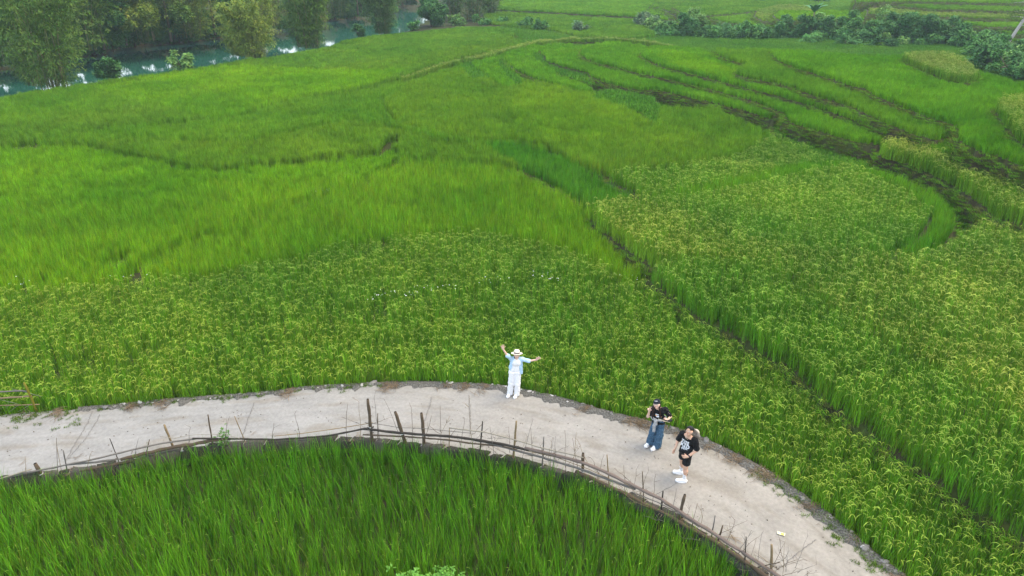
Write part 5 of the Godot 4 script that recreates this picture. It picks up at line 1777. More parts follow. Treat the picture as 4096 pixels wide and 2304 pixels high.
func build_hat_woman(skin: Material):
	var root := thing("person", WOMAN_AT, 0.0)
	tag(root, "person in white with light blue shirt and brimmed hat, arms flung wide", "person")
	var f := V(0.12, 0.30, 0.95).normalized()
	var u := (V(0.03, 1, -0.3) - f * V(0.03, 1, -0.3).dot(f)).normalized()
	var hc := V(0.165, 1.475, 0.035)
	var sl := V(0.0, 1.325, 0.0)
	var sr := V(0.315, 1.32, 0.0)
	var el := V(-0.12, 1.51, 0.11)
	var wl := V(-0.245, 1.74, 0.12)
	var er := V(0.53, 1.30, 0.08)
	var wr := V(0.75, 1.365, 0.12)
	var cx := 0.155
	var body := []
	body += [[V(0.06, 0.92, 0), V(0.16, 0.92, 0), 0.08, 0.08], [V(0.11, 0.95, -0.01), V(cx, 1.20, -0.015), 0.075, 0.075], [V(cx, 1.27, -0.005), hc - u * 0.06, 0.050, 0.045]]
	body += chain([V(cx, 1.31, -0.005), sl, el, wl], [0.05, 0.047, 0.036, 0.025])
	body += chain([V(cx, 1.31, -0.005), sr, er, wr], [0.05, 0.047, 0.036, 0.025])
	body += chain([V(0.035, 0.88, 0), V(0.0, 0.46, 0.02), V(-0.037, 0.08, 0.0)], [0.085, 0.055, 0.036])
	body += chain([V(0.185, 0.88, 0), V(0.178, 0.46, 0.04), V(0.165, 0.08, 0.04)], [0.085, 0.055, 0.036])
	var hands := nets(hand_bones(wl, V(-0.18, 1.0, 0.1), V(0.25, 0.1, 1), 1.0, [0.08, 0.06, 0.1, 0.12, 0.0], 0.22), 0.012, 0.005)
	var hands2 := nets(hand_bones(wr, V(0.72, 0.70, 0.15), V(-0.1, -0.3, 1), -1.0, [0.05, 0.05, 0.08, 0.1, 0.0], 0.20), 0.012, 0.005)
	var b := part("body", joined([nets(body, 0.04, 0.014), nets(head_bones(hc, f, u), 0.02, 0.006), hands, hands2]), skin, root)
	face_parts(b, hc, f, u, 1.0)
	var hair := flat_mat(Color(0.02, 0.014, 0.011), 0.5)
	part("hair", nets([[hc + u * 0.03 - f * 0.045, hc - u * 0.05 - f * 0.06, 0.075, 0.05], [hc - u * 0.02 - f * 0.05 - u.cross(f) * 0.06, hc - u * 0.10 - f * 0.05 - u.cross(f) * 0.055, 0.03, 0.02], [hc - u * 0.02 - f * 0.05 + u.cross(f) * 0.06, hc - u * 0.10 - f * 0.05 + u.cross(f) * 0.055, 0.03, 0.02]], 0.03, 0.009), hair, root)
	# hat
	var straw := textured(Color(0.74, 0.68, 0.60), 0.05, 0.14, 10.0, 0.85, 2.0, 61)
	straw.uv1_world_triplanar = false
	var hb := hc + u * 0.058 - f * 0.010
	var hat := part("hat", disc_lathe([[0.0, 0.098], [0.035, 0.103], [0.070, 0.108], [0.086, 0.096], [0.094, 0.05], [0.099, 0.0], [0.12, -0.006], [0.16, -0.004], [0.186, 0.004], [0.188, -0.001], [0.15, -0.012], [0.10, -0.01]], hb, u, f, 0.94), straw, root)
	part("hat_band", disc_lathe([[0.1005, 0.003], [0.0985, 0.034], [0.0955, 0.036]], hb, u, f, 0.94), flat_mat(Color(0.03, 0.018, 0.016), 0.8), hat)
	# white top
	var white := cloth(Color(0.80, 0.79, 0.80))
	var torso := [[V(cx - 0.06, 1.25, 0.01), V(cx + 0.06, 1.25, 0.01), 0.095, 0.095], [V(cx - 0.055, 1.19, 0.04), V(cx + 0.055, 1.19, 0.04), 0.078, 0.078], [V(0.075, 1.05, 0.0), V(0.185, 1.05, 0.0), 0.092, 0.092], [V(0.045, 0.94, 0), V(0.18, 0.94, 0), 0.10, 0.10], [V(cx, 1.30, 0.0), V(cx, 1.345, 0.005), 0.072, 0.052]]
	part("top", nets(torso, 0.06, 0.012, [], [], 0.006), white, root)
	# loose blue shirt worn open
	var blue := cloth(Color(0.44, 0.63, 0.80))
	var sb := [[V(cx - 0.075, 1.24, -0.01), V(cx + 0.075, 1.24, -0.01), 0.108, 0.108], [V(0.05, 1.05, -0.015), V(0.22, 1.05, -0.015), 0.105, 0.105], [V(0.03, 0.92, -0.02), V(0.23, 0.90, -0.02), 0.095, 0.095], [V(cx - 0.10, 1.24, 0.0), V(-0.025, 1.04, 0.02), 0.08, 0.05], [V(-0.025, 1.04, 0.02), V(0.01, 0.90, 0.04), 0.05, 0.035], [V(cx + 0.11, 1.22, 0.0), V(0.30, 0.84, 0.045), 0.08, 0.045]]
	sb += [[V(cx - 0.08, 1.31, 0), sl, 0.062, 0.062], [sl, sl.lerp(el, 0.92), 0.064, 0.055], [V(cx + 0.08, 1.31, 0), sr, 0.062, 0.062], [sr, sr.lerp(er, 0.97), 0.064, 0.055], [sl.lerp(el, 0.80), sl.lerp(el, 0.96), 0.060, 0.060], [sr.lerp(er, 0.84), sr.lerp(er, 1.0), 0.060, 0.060]]
	sb += [[V(cx - 0.05, 1.36, -0.02), V(cx + 0.05, 1.36, -0.02), 0.05, 0.05]]
	part("shirt", nets(sb, 0.03, 0.012, [[Vector3.DOWN, -0.82]], [[V(cx, 1.40, 0.14), V(cx, 1.25, 0.16), 0.09, 0.125], [V(cx, 1.25, 0.16), V(cx - 0.03, 1.0, 0.16), 0.125, 0.15], [V(cx - 0.03, 1.0, 0.16), V(cx - 0.03, 0.7, 0.16), 0.15, 0.19]], 0.014), blue, root)
	# wide white trousers
	var tr := cloth(Color(0.82, 0.82, 0.84))
	var tb := [[V(0.04, 0.97, 0), V(0.18, 0.97, 0), 0.095, 0.095], [V(0.03, 0.86, 0), V(0.19, 0.86, 0), 0.112, 0.112]]
	tb += chain([V(0.03, 0.84, 0.005), V(-0.005, 0.46, 0.015), V(-0.045, 0.06, 0.0)], [0.108, 0.094, 0.092])
	tb += chain([V(0.19, 0.84, 0.005), V(0.185, 0.46, 0.035), V(0.172, 0.05, 0.04)], [0.108, 0.094, 0.088])
	part("trousers", nets(tb, 0.02, 0.012, [[Vector3.DOWN, -0.045]], [[V(0.10, 0.72, 0.1), V(0.075, 0.3, 0.1), 0.012, 0.03], [V(0.10, 0.72, 0.0), V(0.075, 0.3, 0.02), 0.012, 0.03]], 0.016), tr, root)
	var sm := flat_mat(Color(0.80, 0.78, 0.77), 0.6)
	shoe(root, V(-0.05, 0.0, -0.01), V(-0.42, 0, 1), 0.245, sm, sm)
	shoe(root, V(0.165, 0.0, 0.03), V(-0.42, 0, 1), 0.245, sm, sm)

func build_cap_woman(skin: Material):
	var root := thing("person", GIRL_AT, atan2(-GIRL_AT.x, -GIRL_AT.z))
	tag(root, "person in black shirt, cap and wide blue jeans making a V sign", "person")
	var f := V(-0.20, 0.38, 0.9).normalized()
	var u := (V(-0.13, 1, -0.3) - f * V(-0.13, 1, -0.3).dot(f)).normalized()
	var r := u.cross(f).normalized()
	var hc := V(-0.05, 1.44, 0.05)
	var sl := V(-0.13, 1.275, 0.03)
	var sr := V(0.19, 1.265, -0.02)
	var el := V(-0.245, 1.045, 0.10)
	var wl := V(-0.225, 1.27, 0.17)
	var er := V(0.345, 1.06, -0.02)
	var wr := V(0.285, 1.095, 0.19)
	var body := [[V(0.0, 0.88, 0), V(0.1, 0.88, 0), 0.09, 0.09], [V(0.05, 0.9, -0.01), V(0.03, 1.16, -0.02), 0.075, 0.075], [V(0.02, 1.24, 0), hc - u * 0.06, 0.05, 0.045]]
	body += chain([V(0.03, 1.27, 0), sl, el, wl], [0.06, 0.050, 0.036, 0.025])
	body += chain([V(0.03, 1.27, 0), sr, er, wr], [0.06, 0.050, 0.036, 0.025])
	body += chain([V(-0.02, 0.85, 0), V(-0.07, 0.45, 0.02), V(-0.12, 0.08, -0.02)], [0.085, 0.055, 0.036])
	body += chain([V(0.12, 0.85, 0), V(0.10, 0.45, 0.06), V(0.08, 0.08, 0.06)], [0.085, 0.055, 0.036])
	var h1 := nets(hand_bones(wl, V(-0.12, 1.0, 0.1), V(0.1, 0.0, 1), 1.0, [0.02, 0.02, 1.25, 1.3, 0.9], 0.34), 0.010, 0.005)
	var h2 := nets(hand_bones(wr, V(-0.75, 0.15, 0.55), V(-0.4, -0.6, -0.5), -1.0, [0.8, 0.8, 0.85, 0.9, 0.6], 0.05), 0.010, 0.005)
	var b := part("body", joined([nets(body, 0.04, 0.014), nets(head_bones(hc, f, u), 0.02, 0.006), h1, h2]), skin, root)
	face_parts(b, hc, f, u, 0.8)
	var hair := flat_mat(Color(0.022, 0.012, 0.010), 0.45)
	part("hair", nets([[hc + u * 0.035 - f * 0.03, hc - u * 0.03 - f * 0.05, 0.090, 0.075], [hc - f * 0.055, V(0.02, 1.12, -0.10), 0.07, 0.07],
		[hc + r * 0.075 - f * 0.02, hc + r * 0.085 - u * 0.12 - f * 0.01, 0.022, 0.026], [hc + r * 0.085 - u * 0.12 - f * 0.01, V(0.075, 1.10, 0.115), 0.030, 0.024], [V(0.075, 1.10, 0.115), V(0.085, 0.98, 0.12), 0.024, 0.010],
		[hc - r * 0.075 - f * 0.02, hc - r * 0.088 - u * 0.12 - f * 0.01, 0.026, 0.036], [hc - r * 0.088 - u * 0.12 - f * 0.01, V(-0.13, 1.10, 0.09), 0.042, 0.036], [V(-0.13, 1.10, 0.09), V(-0.11, 0.97, 0.09), 0.036, 0.012]], 0.025, 0.010, [], [[hc + f * 0.11 - u * 0.02, hc + f * 0.12 - u * 0.1, 0.072, 0.055]]), hair, root)
	# glasses
	var gm := flat_mat(Color(0.55, 0.56, 0.58), 0.3)
	for s in [-1, 1]:
		var st := begin()
		var pts := []
		var rad := []
		for k in 15:
			var t := TAU * k / 14.0
			pts.append(hc + f * 0.094 + r * (s * 0.032 + cos(t) * 0.024) + u * (0.0 + sin(t) * 0.023))
			rad.append(0.0022)
		tube(st, pts, rad, 4)
		part("glasses", finish(st), gm, root)
	# cap
	var navy := cloth(Color(0.012, 0.016, 0.024))
	var cc := hc + u * 0.045
	var cap := part("cap", nets([[cc - f * 0.03 + u * 0.012, cc + f * 0.012 + u * 0.018, 0.094, 0.090], [cc + f * 0.085 + u * 0.005 - r * 0.045, cc + f * 0.085 + u * 0.005 + r * 0.045, 0.018, 0.018], [cc + f * 0.125 - u * 0.010 - r * 0.03, cc + f * 0.125 - u * 0.010 + r * 0.03, 0.012, 0.012]], 0.03, 0.008, [[-u, -(cc.dot(u) - 0.022)]]), navy, root)
	var wm := flat_mat(Color(0.75, 0.75, 0.75), 0.8)
	var st3 := begin()
	var lp := []
	var lr := []
	for k in 9:
		var x := (k - 4) / 4.0
		lp.append(cc + f * (0.094 - 0.012 * x * x) + r * x * 0.040 + u * (0.058 + 0.006 * sin(k * 2.1)))
		lr.append(0.0055)
	tube(st3, lp, lr, 5)
	part("cap_lettering", finish(st3), wm, cap)
	# black t-shirt
	var black := cloth(Color(0.010, 0.010, 0.012))
	var tb := [[V(-0.03, 1.21, 0.005), V(0.10, 1.20, -0.005), 0.104, 0.104], [V(-0.01, 1.02, 0.0), V(0.10, 1.02, 0), 0.104, 0.104], [V(-0.02, 0.86, 0.0), V(0.12, 0.86, 0), 0.110, 0.110], [V(0.02, 1.28, 0.0), V(0.01, 1.31, 0.005), 0.075, 0.06]]
	tb += [[V(-0.05, 1.26, 0.01), sl, 0.072, 0.070], [sl, sl.lerp(el, 0.70), 0.064, 0.062], [V(0.11, 1.26, 0), sr, 0.068, 0.064], [sr, sr.lerp(er, 0.80), 0.066, 0.068]]
	var shirt := part("t_shirt", nets(tb, 0.035, 0.012, [[Vector3.DOWN, -0.80]], [], 0.014), black, root)
	# printed patch on the chest
	var prints := [[V(-0.045, 1.165, 0.117), V(0.03, 1.155, 0.118), 0.012, Color(0.7, 0.7, 0.7)], [V(-0.05, 1.13, 0.118), V(-0.03, 1.125, 0.119), 0.013, Color(0.75, 0.35, 0.12)], [V(-0.02, 1.115, 0.118), V(0.04, 1.10, 0.118), 0.016, Color(0.75, 0.74, 0.76)], [V(0.085, 1.11, 0.112), V(0.10, 1.09, 0.110), 0.013, Color(0.7, 0.4, 0.3)], [V(-0.03, 1.085, 0.116), V(0.06, 1.07, 0.116), 0.008, Color(0.6, 0.6, 0.62)]]
	for q in prints:
		part("print", capsule(q[0], q[1], q[2], q[2]), flat_mat(q[3], 0.9), shirt)
	# wide jeans
	var denim := textured(Color(0.085, 0.17, 0.27), 0.012, 0.45, 3.0, 0.9, 2.0, 71)
	denim.uv1_world_triplanar = false
	var jb := [[V(-0.02, 0.88, 0), V(0.12, 0.88, 0), 0.105, 0.105]]
	jb += chain([V(-0.02, 0.82, 0.0), V(-0.075, 0.45, 0.01), V(-0.125, 0.06, -0.03)], [0.104, 0.100, 0.106])
	jb += chain([V(0.12, 0.82, 0.0), V(0.11, 0.45, 0.05), V(0.075, 0.05, 0.05)], [0.104, 0.106, 0.120])
	part("jeans", nets(jb, 0.02, 0.012, [[Vector3.DOWN, -0.045]], [[V(0.02, 0.7, 0.13), V(-0.03, 0.2, 0.13), 0.01, 0.025]], 0.018), denim, root)
	var sm := flat_mat(Color(0.78, 0.76, 0.74), 0.6)
	shoe(root, V(-0.14, 0, -0.03), V(-0.5, 0, 0.9), 0.245, sm, sm)
	shoe(root, V(0.05, 0, 0.07), V(-0.55, 0, 0.85), 0.245, sm, sm)
	# checkered scarf tied round the waist
	var img := Image.create(64, 64, false, Image.FORMAT_RGB8)
	for y in 64:
		for x in 64:
			var on := (int(x / 8) + int(y / 8)) % 2 == 0
			img.set_pixel(x, y, Color(0.85, 0.85, 0.85) if on else Color(0.06, 0.06, 0.08))
	var check := StandardMaterial3D.new()
	check.albedo_texture = ImageTexture.create_from_image(img)
	check.uv1_triplanar = true
	check.uv1_scale = Vector3(7, 7, 7)
	check.roughness = 0.95
	var ring := []
	for k in 20:
		var t := TAU * k / 20.0
		ring.append(V(0.045 + cos(t) * 0.195, 0.985 + 0.015 * cos(t) + 0.008 * sin(k * 3.0), sin(t) * 0.130))
	var sbones := []
	for k in 20:
		sbones.append([ring[k], ring[(k + 1) % 20], 0.026, 0.026])
	sbones += [[V(-0.04, 0.985, 0.13), V(-0.02, 0.965, 0.15), 0.045, 0.04], [V(-0.03, 0.96, 0.145), V(-0.055, 0.80, 0.15), 0.036, 0.044], [V(-0.055, 0.80, 0.15), V(-0.05, 0.64, 0.145), 0.044, 0.040], [V(-0.01, 0.96, 0.14), V(-0.005, 0.86, 0.15), 0.03, 0.034], [V(-0.05, 0.99, 0.135), V(-0.10, 1.04, 0.11), 0.025, 0.014]]
	var scarf := part("scarf", nets(sbones, 0.018, 0.010), check, root)
	var fr := begin()
	for k in 9:
		var x := -0.085 + k * 0.009
		tube(fr, [V(x, 0.66, 0.155), V(x - 0.004, 0.585, 0.155)], [0.0032, 0.0026], 4)
	part("fringe", finish(fr), flat_mat(Color(0.4, 0.4, 0.42), 0.95), scarf)
	# what she holds
	var xf := Transform3D(Basis(Vector3.UP, root.rotation.y), GIRL_AT)
	var stick := thing("handheld_stick", xf * wr, root.rotation.y)
	tag(stick, "black stick with a pale lower edge held by the person in the cap", "stick")
	var p0 := V(0.055, -0.015, 0.06)
	var p1 := V(-0.25, 0.085, 0.10)
	var bs := begin()
	tube(bs, [p0, p1], [0.016, 0.018], 8)
	part("bar", finish(bs), flat_mat(Color(0.015, 0.015, 0.014), 0.5), stick)
	var es := begin()
	tube(es, [p0 + V(0, -0.019, 0.008), p1 + V(0, -0.021, 0.008)], [0.008, 0.009], 6)
	part("edge", finish(es), flat_mat(Color(0.62, 0.56, 0.36), 0.6), stick)
	part("grip", nets([[V(0.02, 0.0, 0.04), V(0.085, -0.005, 0.0), 0.026, 0.034]], 0.01, 0.006), flat_mat(Color(0.015, 0.016, 0.018), 0.45), stick)

func build_man(skin: Material):
	var root := thing("person", MAN_AT, atan2(-MAN_AT.x, -MAN_AT.z))
	tag(root, "person in black printed shirt, black shorts and white shoes looking up", "person")
	var f := V(-0.42, 0.40, 0.80).normalized()
	var u := (V(-0.02, 1, -0.25) - f * V(-0.02, 1, -0.25).dot(f)).normalized()
	var r := u.cross(f).normalized()
	var hc := V(0.035, 1.585, 0.0)
	var sl := V(-0.13, 1.39, -0.12)
	var sr := V(0.20, 1.375, 0.05)
	var el := V(-0.215, 1.13, -0.16)
	var wl := V(-0.255, 0.965, -0.02)
	var er := V(0.275, 1.09, 0.06)
	var wr := V(0.075, 0.945, 0.21)
	var hl := V(-0.035, 0.90, -0.11)
	var hr := V(0.075, 0.90, 0.03)
	var kl := V(-0.055, 0.49, -0.19)
	var kr := V(0.055, 0.49, 0.05)
	var al := V(-0.03, 0.09, -0.25)
	var ar := V(0.07, 0.09, 0.06)
	var body := [[hl, hr, 0.09, 0.09], [V(0.02, 0.93, -0.05), V(0.035, 1.26, -0.06), 0.08, 0.08], [V(0.035, 1.36, -0.04), hc - u * 0.06, 0.056, 0.052]]
	body += chain([V(0.03, 1.38, -0.04), sl, el, wl], [0.07, 0.058, 0.043, 0.029])
	body += chain([V(0.03, 1.38, -0.04), sr, er, wr], [0.07, 0.058, 0.043, 0.029])
	body += chain([hl, kl, kl.lerp(al, 0.35) + V(0.012, 0, 0), al], [0.09, 0.058, 0.056, 0.036])
	body += chain([hr, kr, kr.lerp(ar, 0.35) + V(0.012, 0, 0), ar], [0.09, 0.058, 0.056, 0.036])
	var h1 := nets(hand_bones(wl, V(-0.35, -0.9, 0.25), V(0.6, -0.2, 0.6), 1.0, [0.25, 0.3, 0.35, 0.4, 0.2], 0.1), 0.012, 0.005)
	var h2 := nets(hand_bones(wr, V(-0.95, 0.0, 0.3), V(0, -0.3, -1), -1.0, [0.35, 0.7, 0.8, 0.85, 0.4], 0.06), 0.012, 0.005)
	var b := part("body", joined([nets(body, 0.04, 0.014), nets(head_bones(hc, f, u), 0.02, 0.006), h1, h2]), skin, root)
	face_parts(b, hc, f, u, 0.2)
	var hair := flat_mat(Color(0.012, 0.011, 0.012), 0.45)
	part("hair", nets([[hc + u * 0.048 - f * 0.03, hc + u * 0.056 + f * 0.020, 0.086, 0.076], [hc + u * 0.0 - f * 0.055, hc - u * 0.035 - f * 0.060, 0.072, 0.05], [hc + u * 0.075 + f * 0.05 - r * 0.03, hc + u * 0.075 + f * 0.05 + r * 0.04, 0.030, 0.030]], 0.025, 0.008, [], [[hc + f * 0.14 - u * 0.02, hc + f * 0.14 + u * 0.02, 0.085, 0.085], [hc + f * 0.12 - u * 0.09, hc + f * 0.12 - u * 0.05, 0.09, 0.09]]), hair, root)
	# t-shirt
	var black := cloth(Color(0.010, 0.010, 0.011))
	var across := (sr - sl).normalized()
	var front := across.cross(Vector3.UP).normalized()
	var ch := V(0.035, 1.28, -0.04)
	var tb := [[ch - across * 0.070, ch + across * 0.070, 0.104, 0.104], [V(0.03, 1.08, -0.04) - across * 0.08, V(0.03, 1.08, -0.04) + across * 0.075, 0.100, 0.100], [V(0.015, 0.90, -0.035) - across * 0.08, V(0.015, 0.90, -0.035) + across * 0.08, 0.106, 0.106], [V(0.035, 1.38, -0.04), V(0.035, 1.415, -0.04), 0.085, 0.07], [V(-0.05, 0.95, 0.03), V(-0.115, 0.93, 0.0), 0.07, 0.05]]
	tb += [[ch - across * 0.08 + V(0, 0.09, 0), sl, 0.07, 0.068], [sl, sl.lerp(el, 0.84), 0.070, 0.074], [ch + across * 0.08 + V(0, 0.09, 0), sr, 0.07, 0.068], [sr, sr.lerp(er, 0.84), 0.072, 0.078]]
	var shirt := part("t_shirt", nets(tb, 0.035, 0.012, [[Vector3.DOWN, -0.84]], [], 0.012), black, root)
	var lines := [["THE", 1.265, 0.092, 0.0], ["KID", 1.155, 0.125, 0.0], ["AINA", 1.072, 0.050, 0.0], ["TTLE", 1.005, 0.075, 0.0]]
	var ink := flat_mat(Color(0.72, 0.74, 0.78), 0.9)
	var font := SystemFont.new()
	font.font_names = PackedStringArray(["Droid Sans"])
	font.font_weight = 800
	for l in lines:
		var tm := TextMesh.new()
		tm.text = l[0]
		tm.font = font
		tm.font_size = 64
		tm.pixel_size = l[2] * 1.25 / 64.0
		tm.depth = 0.008
		var o := part("lettering", tm, ink, shirt)
		var centre: Vector3 = V(0.03, l[1], -0.04) - front * -0.106 - across * (0.01 + l[3])
		o.transform = Transform3D(Basis(across, Vector3.UP, front) * Basis(Vector3(0, 0, 1), -0.04), centre)
	# necklace cord and hat hanging on the back
	var cord := flat_mat(Color(0.62, 0.50, 0.32), 0.8)
	var ns := begin()
	var pts := []
	var rad := []
	for k in 21:
		var t := TAU * k / 20.0
		pts.append(V(0.035, 1.415, -0.035) + across * cos(t) * 0.080 + front * sin(t) * 0.085 + Vector3.DOWN * (0.02 + 0.035 * maxf(0, sin(t))))
		rad.append(0.006)
	tube(ns, pts, rad, 5)
	part("hat_cord", finish(ns), cord, root)
	var xf := Transform3D(Basis(Vector3.UP, root.rotation.y), MAN_AT)
	var hat := thing("sun_hat", xf * (V(0.175, 1.46, -0.12)), root.rotation.y)
	tag(hat, "cream sun hat hanging behind the shoulders of the person in printed shirt", "hat")
	var straw := cloth(Color(0.56, 0.46, 0.37))
	var hu := V(0.55, 0.25, -0.8).normalized()
	part("brim", disc_lathe([[0.08, 0.004], [0.12, 0.006], [0.165, 0.0], [0.166, -0.005], [0.12, 0.0], [0.08, -0.002]], Vector3.ZERO, hu, Vector3.UP), straw, hat)
	part("crown", disc_lathe([[0.0, 0.10], [0.06, 0.098], [0.078, 0.08], [0.086, 0.0]], Vector3.ZERO, hu, Vector3.UP), straw, hat)
	# shorts, socks, shoes, watch
	var sh := cloth(Color(0.012, 0.012, 0.013))
	var sbn := [[hl + V(0, 0.06, 0), hr + V(0, 0.06, 0), 0.11, 0.11], [hl, hl.lerp(kl, 0.66), 0.112, 0.104], [hr, hr.lerp(kr, 0.72), 0.112, 0.106]]
	part("shorts", nets(sbn, 0.02, 0.012, [[Vector3.DOWN, -0.575]], [], 0.014), sh, root)
	var sock := cloth(Color(0.78, 0.78, 0.79))
	var swoosh := flat_mat(Color(0.03, 0.03, 0.03), 0.8)
	for q in [[al, kl], [ar, kr]]:
		var top: Vector3 = (q[0] as Vector3).lerp(q[1], 0.38)
		var so := part("sock", nets([[q[0], top, 0.043, 0.050]], 0.01, 0.008, [[Vector3.UP, top.y + 0.012]]), sock, root)
		part("mark", capsule(top + V(-0.02, -0.015, 0.047), top + V(0.015, -0.022, 0.049), 0.004, 0.0025), swoosh, so)
	var sm := flat_mat(Color(0.80, 0.80, 0.80), 0.55)
	shoe(root, al + V(0.03, -0.09, 0), V(-1.0, 0, 0.18), 0.295, sm, sm)
	shoe(root, ar + V(0.03, -0.09, 0), V(-1.0, 0, 0.22), 0.295, sm, sm)
	var wd := (wr - er).normalized()
	var ws := begin()
	tube(ws, [wr - wd * 0.045, wr - wd * 0.02], [0.034, 0.034], 12)
	var strap := part("watch", finish(ws), flat_mat(Color(0.02, 0.02, 0.03), 0.6), root)
	var wf := begin()
	var out := (Vector3.UP * 0.6 + V(0.3, 0, 0.6)).normalized()
	tube(wf, [wr - wd * 0.032 + out * 0.026, wr - wd * 0.032 + out * 0.040], [0.019, 0.017], 10)
	part("watch_face", finish(wf), flat_mat(Color(0.03, 0.03, 0.05), 0.2), strap)

# ---------------------------------------------------------------- small things
func build_small_things():
	# yellow printed card on the road
	var c := thing("printed_card", CARD_AT + Vector3(0, 0.022, 0), -0.45)
	tag(c, "yellow and green printed card lying on the concrete road", "litter")
	c.scale = Vector3(0.85, 0.85, 0.85)
	var pieces := [["sheet", Vector2(0, 0), Vector2(0.205, 0.10), Color(0.72, 0.70, 0.45), 0.0], ["print", Vector2(0.035, 0.004), Vector2(0.085, 0.07), Color(0.62, 0.45, 0.08), 0.0035], ["print", Vector2(-0.075, -0.01), Vector2(0.035, 0.06), Color(0.25, 0.36, 0.34), 0.0035]]
	for q in pieces:
		var st := begin()
		var grid := []
		for i in 7:
			var row := []
			for j in 3:
				var x: float = q[1].x + (i / 6.0 - 0.5) * q[2].x
				var z: float = q[1].y + (j / 2.0 - 0.5) * q[2].y
				row.append(Vector3(x, 0.002 + 0.9 * x * x + q[4], z))
			grid.append(row)
		for i in 6:
			for j in 2:
				tri(st, grid[i][j], grid[i + 1][j], grid[i + 1][j + 1])
				tri(st, grid[i][j], grid[i + 1][j + 1], grid[i][j + 1])
		part(q[0], finish(st), flat_mat(q[3], 0.6), c)
	# white wild flowers on the bunds
	var fm := begin()
	fm.set_color(Color(0.85, 0.85, 0.82))
	for k in 6:
		var t := TAU * k / 6
		var t2 := t + 0.7
		tri(fm, Vector3(0, 0.0, 0), Vector3(cos(t) * 0.03, 0.008, sin(t) * 0.03), Vector3(cos(t2) * 0.03, 0.008, sin(t2) * 0.03))
	fm.set_color(Color(0.10, 0.2, 0.04))
	tube(fm, [Vector3(0, -0.35, 0), Vector3(0, 0, 0)], [0.003, 0.003], 3, Color(0.10, 0.2, 0.04))
	var flower := finish(fm, false)
	var buf := PackedFloat32Array()
	var r := RandomNumberGenerator.new()
	r.seed = 6
	for i in range(0, FLOWERS.size(), 3):
		var s := r.randf_range(0.4, 0.9)
		put(buf, Basis.from_euler(Vector3(r.randf_range(0.0, 0.5), r.randf() * TAU, 0)) * s, Vector3(FLOWERS[i] + r.randfn() * 0.25, FLOWERS[i + 1] + 0.06, FLOWERS[i + 2] + r.randfn() * 0.2), Color.WHITE)
	var fl := multi("wild_flowers", flower, leaf_mat("flower", Color(0.4, 0.4, 0.4), 0.7), buf, self)
	tag(fl, "tiny white wild flowers dotted along the paddy bunds", "flowers", "", "stuff")
	# dry stalks and weeds along the road edges
	var dry := PackedFloat32Array()
	var weeds := PackedFloat32Array()
	var stalk_st := begin()
	for k in 5:
		var a := Vector3(r.randf_range(-0.12, 0.12), 0.006 + r.randf() * 0.02, r.randf_range(-0.06, 0.06))
		var t := r.randf_range(-0.7, 0.7)
		var d := Vector3(cos(t), 0.05, sin(t)) * r.randf_range(0.10, 0.28)
		tube(stalk_st, [a - d * 0.5, a + Vector3(0, 0.01, 0), a + d * 0.5], [0.003, 0.004, 0.002], 3, Color(1, 1, 1))
	var stalk := finish(stalk_st)
	for i in 3200:
		var q := r.randi_range(40, road_n - 2)
		var far := r.randf() < 0.8
		var line := road_far_line if far else road_near_line
		var other := road_near_line if far else road_far_line
		var patch := noise.get_noise_2d(q * 2.6, 9.0 if far else 70.0)
		if patch < (0.12 if line[q].x > 3.0 else 0.3):
			continue
		var p := line[q] + (other[q] - line[q]).normalized() * absf(r.randfn() * 0.26) + Vector2(r.randf_range(-0.1, 0.1), r.randf_range(-0.05, 0.05))
		var g := r.randf_range(0.5, 1.1)
		put(dry, Basis(Vector3.UP, r.randf() * TAU) * r.randf_range(0.5, 1.2), Vector3(p.x, 0.03 if far else 0.008, p.y), Color(0.27 * g, 0.20 * g, 0.13 * g))
	var dr := multi("dry_stalks", stalk, leaf_mat("dry", Color(0.1, 0.1, 0.05), 0.9), dry, self)
	tag(dr, "brown dry stalks littering the margins of the road", "litter", "", "stuff")
	for i in 2600:
		var q := r.randi_range(4, road_n - 2)
		var x := road_far_line[q].x
		var dens := 0.0
		if x > -12.5 and x < -4.0:
			dens = 0.30 + noise.get_noise_2d(q * 4.0, 33.0)
		if x < -13.0:
			dens = 0.3
		if x > 6.6 and x < 10.0:
			dens = 0.75
		if r.randf() > dens:
			continue
		var wide := 0.12 if x < 6.0 else 0.25
		if x < -13.0:
			wide = 0.45
		var p := road_far_line[q] + (road_near_line[q] - road_far_line[q]).normalized() * (absf(r.randfn()) * wide - 0.06)
		var g := r.randf_range(0.6, 1.2)
		put(weeds, Basis(Vector3.UP, r.randf() * TAU) * r.randf_range(0.25, 0.6), Vector3(p.x, 0.0, p.y), Color(0.24 * g, 0.27 * g, 0.09 * g))
	for i in 700:
		var q := r.randi_range(40, road_n - 2)
		if noise.get_noise_2d(q * 4.0, 90.0) < 0.1:
			continue
		var p := road_near_line[q] - (road_far_line[q] - road_near_line[q]).normalized() * r.randf_range(0.02, 0.25)
		put(weeds, Basis(Vector3.UP, r.randf() * TAU) * r.randf_range(0.4, 0.9), Vector3(p.x, -0.25, p.y), Color(0.16, 0.30, 0.07))
	var wd := multi("verge_weeds", rice["W01"], leaf_mat("rice", Color(0.38, 0.44, 0.08), 0.7), weeds, self)
	tag(wd, "short grass and weeds creeping over the road edges", "weeds", "", "stuff")
	# pebbles, crumbs of earth and bits of leaf on the concrete
	var crumbs := PackedFloat32Array()
	for i in 420:
		var q := r.randi_range(4, road_n - 4)
		var p := road_far_line[q].lerp(road_near_line[q], clampf(0.5 + r.randfn() * 0.3, 0.05, 0.95))
		var g := r.randf_range(0.4, 1.3)
		put(crumbs, Basis.from_euler(Vector3(0, r.randf() * TAU, 0)) * r.randf_range(0.06, 0.24), Vector3(p.x, 0.014, p.y), Color(0.14 * g, 0.115 * g, 0.085 * g))
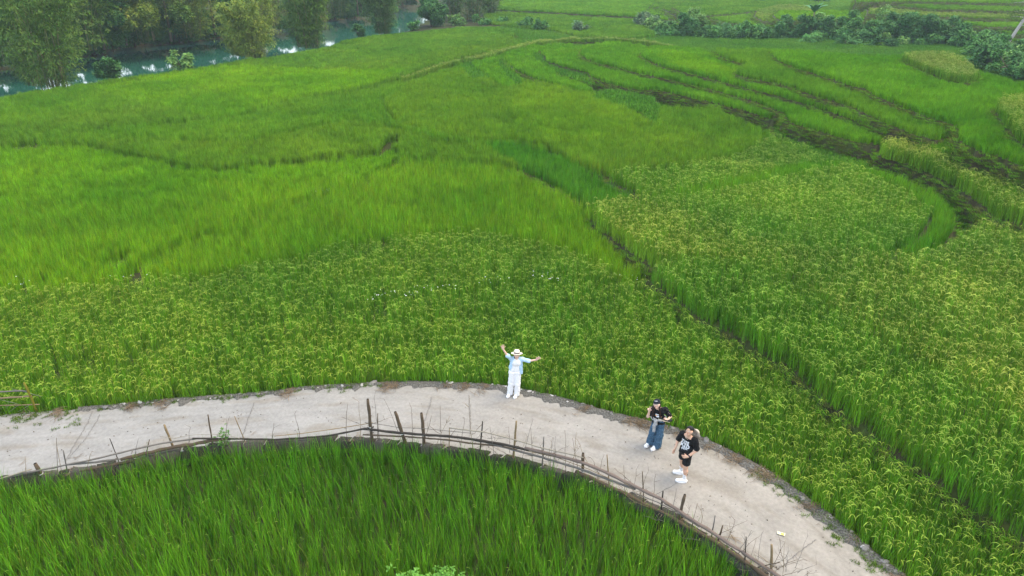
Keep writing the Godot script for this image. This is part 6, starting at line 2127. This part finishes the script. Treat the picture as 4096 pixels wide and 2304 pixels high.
	var cm := multi("road_crumbs", rock_mesh(91, Vector3(0.10, 0.05, 0.06)), leaf_mat("dry", Color(0.1, 0.1, 0.05), 0.9), crumbs, self)
	tag(cm, "small pebbles and crumbs of earth strewn on the concrete road", "pebbles", "", "stuff")
	# bush poking up in front of the near field
	var nb := thing("leafy_bush", NEAR_BUSH_AT)
	tag(nb, "pale green leafy bush top in front of the long bladed rice", "bush")
	var ns := begin()
	var nbuf := PackedFloat32Array()
	for k in 14:
		var az := r.randf() * TAU
		var tip := Vector3(cos(az) * r.randf_range(0.2, 1.0), r.randf_range(0.6, 1.0), sin(az) * r.randf_range(0.1, 0.5))
		tube(ns, [Vector3(0, 0, 0), tip * 0.5 + Vector3(0, 0.15, 0), tip], [0.02, 0.012, 0.005], 4)
		for s in 70:
			var p := tip + Vector3(r.randfn() * 0.2, r.randfn() * 0.09, r.randfn() * 0.16)
			put(nbuf, Basis.from_euler(Vector3(r.randf_range(-0.5, 0.5), r.randf() * TAU, r.randf_range(-0.5, 0.5))) * r.randf_range(0.22, 0.4), p, Color(0.15, 0.34, 0.06) * r.randf_range(0.7, 1.15))
	part("stem", finish(ns), flat_mat(Color(0.14, 0.13, 0.07), 0.8), nb)
	multi("foliage", sprays["leaf2"], leaf_mat("leaf", Color(0.35, 0.45, 0.15), 0.6), nbuf, nb).set_meta("kind", "stuff")
	# leafy weed climbing the fence
	var root := thing("leafy_weed", Vector3(-8.26, -0.2, -15.5))
	tag(root, "tall feathery green weed growing through the stick fence", "weed")
	var ss := begin()
	var wb := PackedFloat32Array()
	for k in 5:
		var base := Vector3(r.randf_range(-0.25, 0.35), 0, r.randf_range(-0.05, 0.1))
		var tip := base + Vector3(r.randf_range(-0.25, 0.1), r.randf_range(0.35, 0.95), 0)
		tube(ss, [base, base.lerp(tip, 0.5) + Vector3(0.03, 0, 0), tip], [0.008, 0.006, 0.003], 4)
		for s in 26:
			var p := base.lerp(tip, 0.25 + 0.75 * r.randf()) + Vector3(r.randfn(), r.randfn() * 0.5, r.randfn()) * 0.06
			put(wb, Basis.from_euler(Vector3(r.randf(), r.randf() * TAU, r.randf())) * r.randf_range(0.14, 0.26), p, Color(0.11, 0.22, 0.05))
	part("stem", finish(ss), flat_mat(Color(0.16, 0.18, 0.07), 0.8), root)
	multi("foliage", sprays["leaf1"], leaf_mat("leaf", Color(0.35, 0.45, 0.15), 0.6), wb, root).set_meta("kind", "stuff")
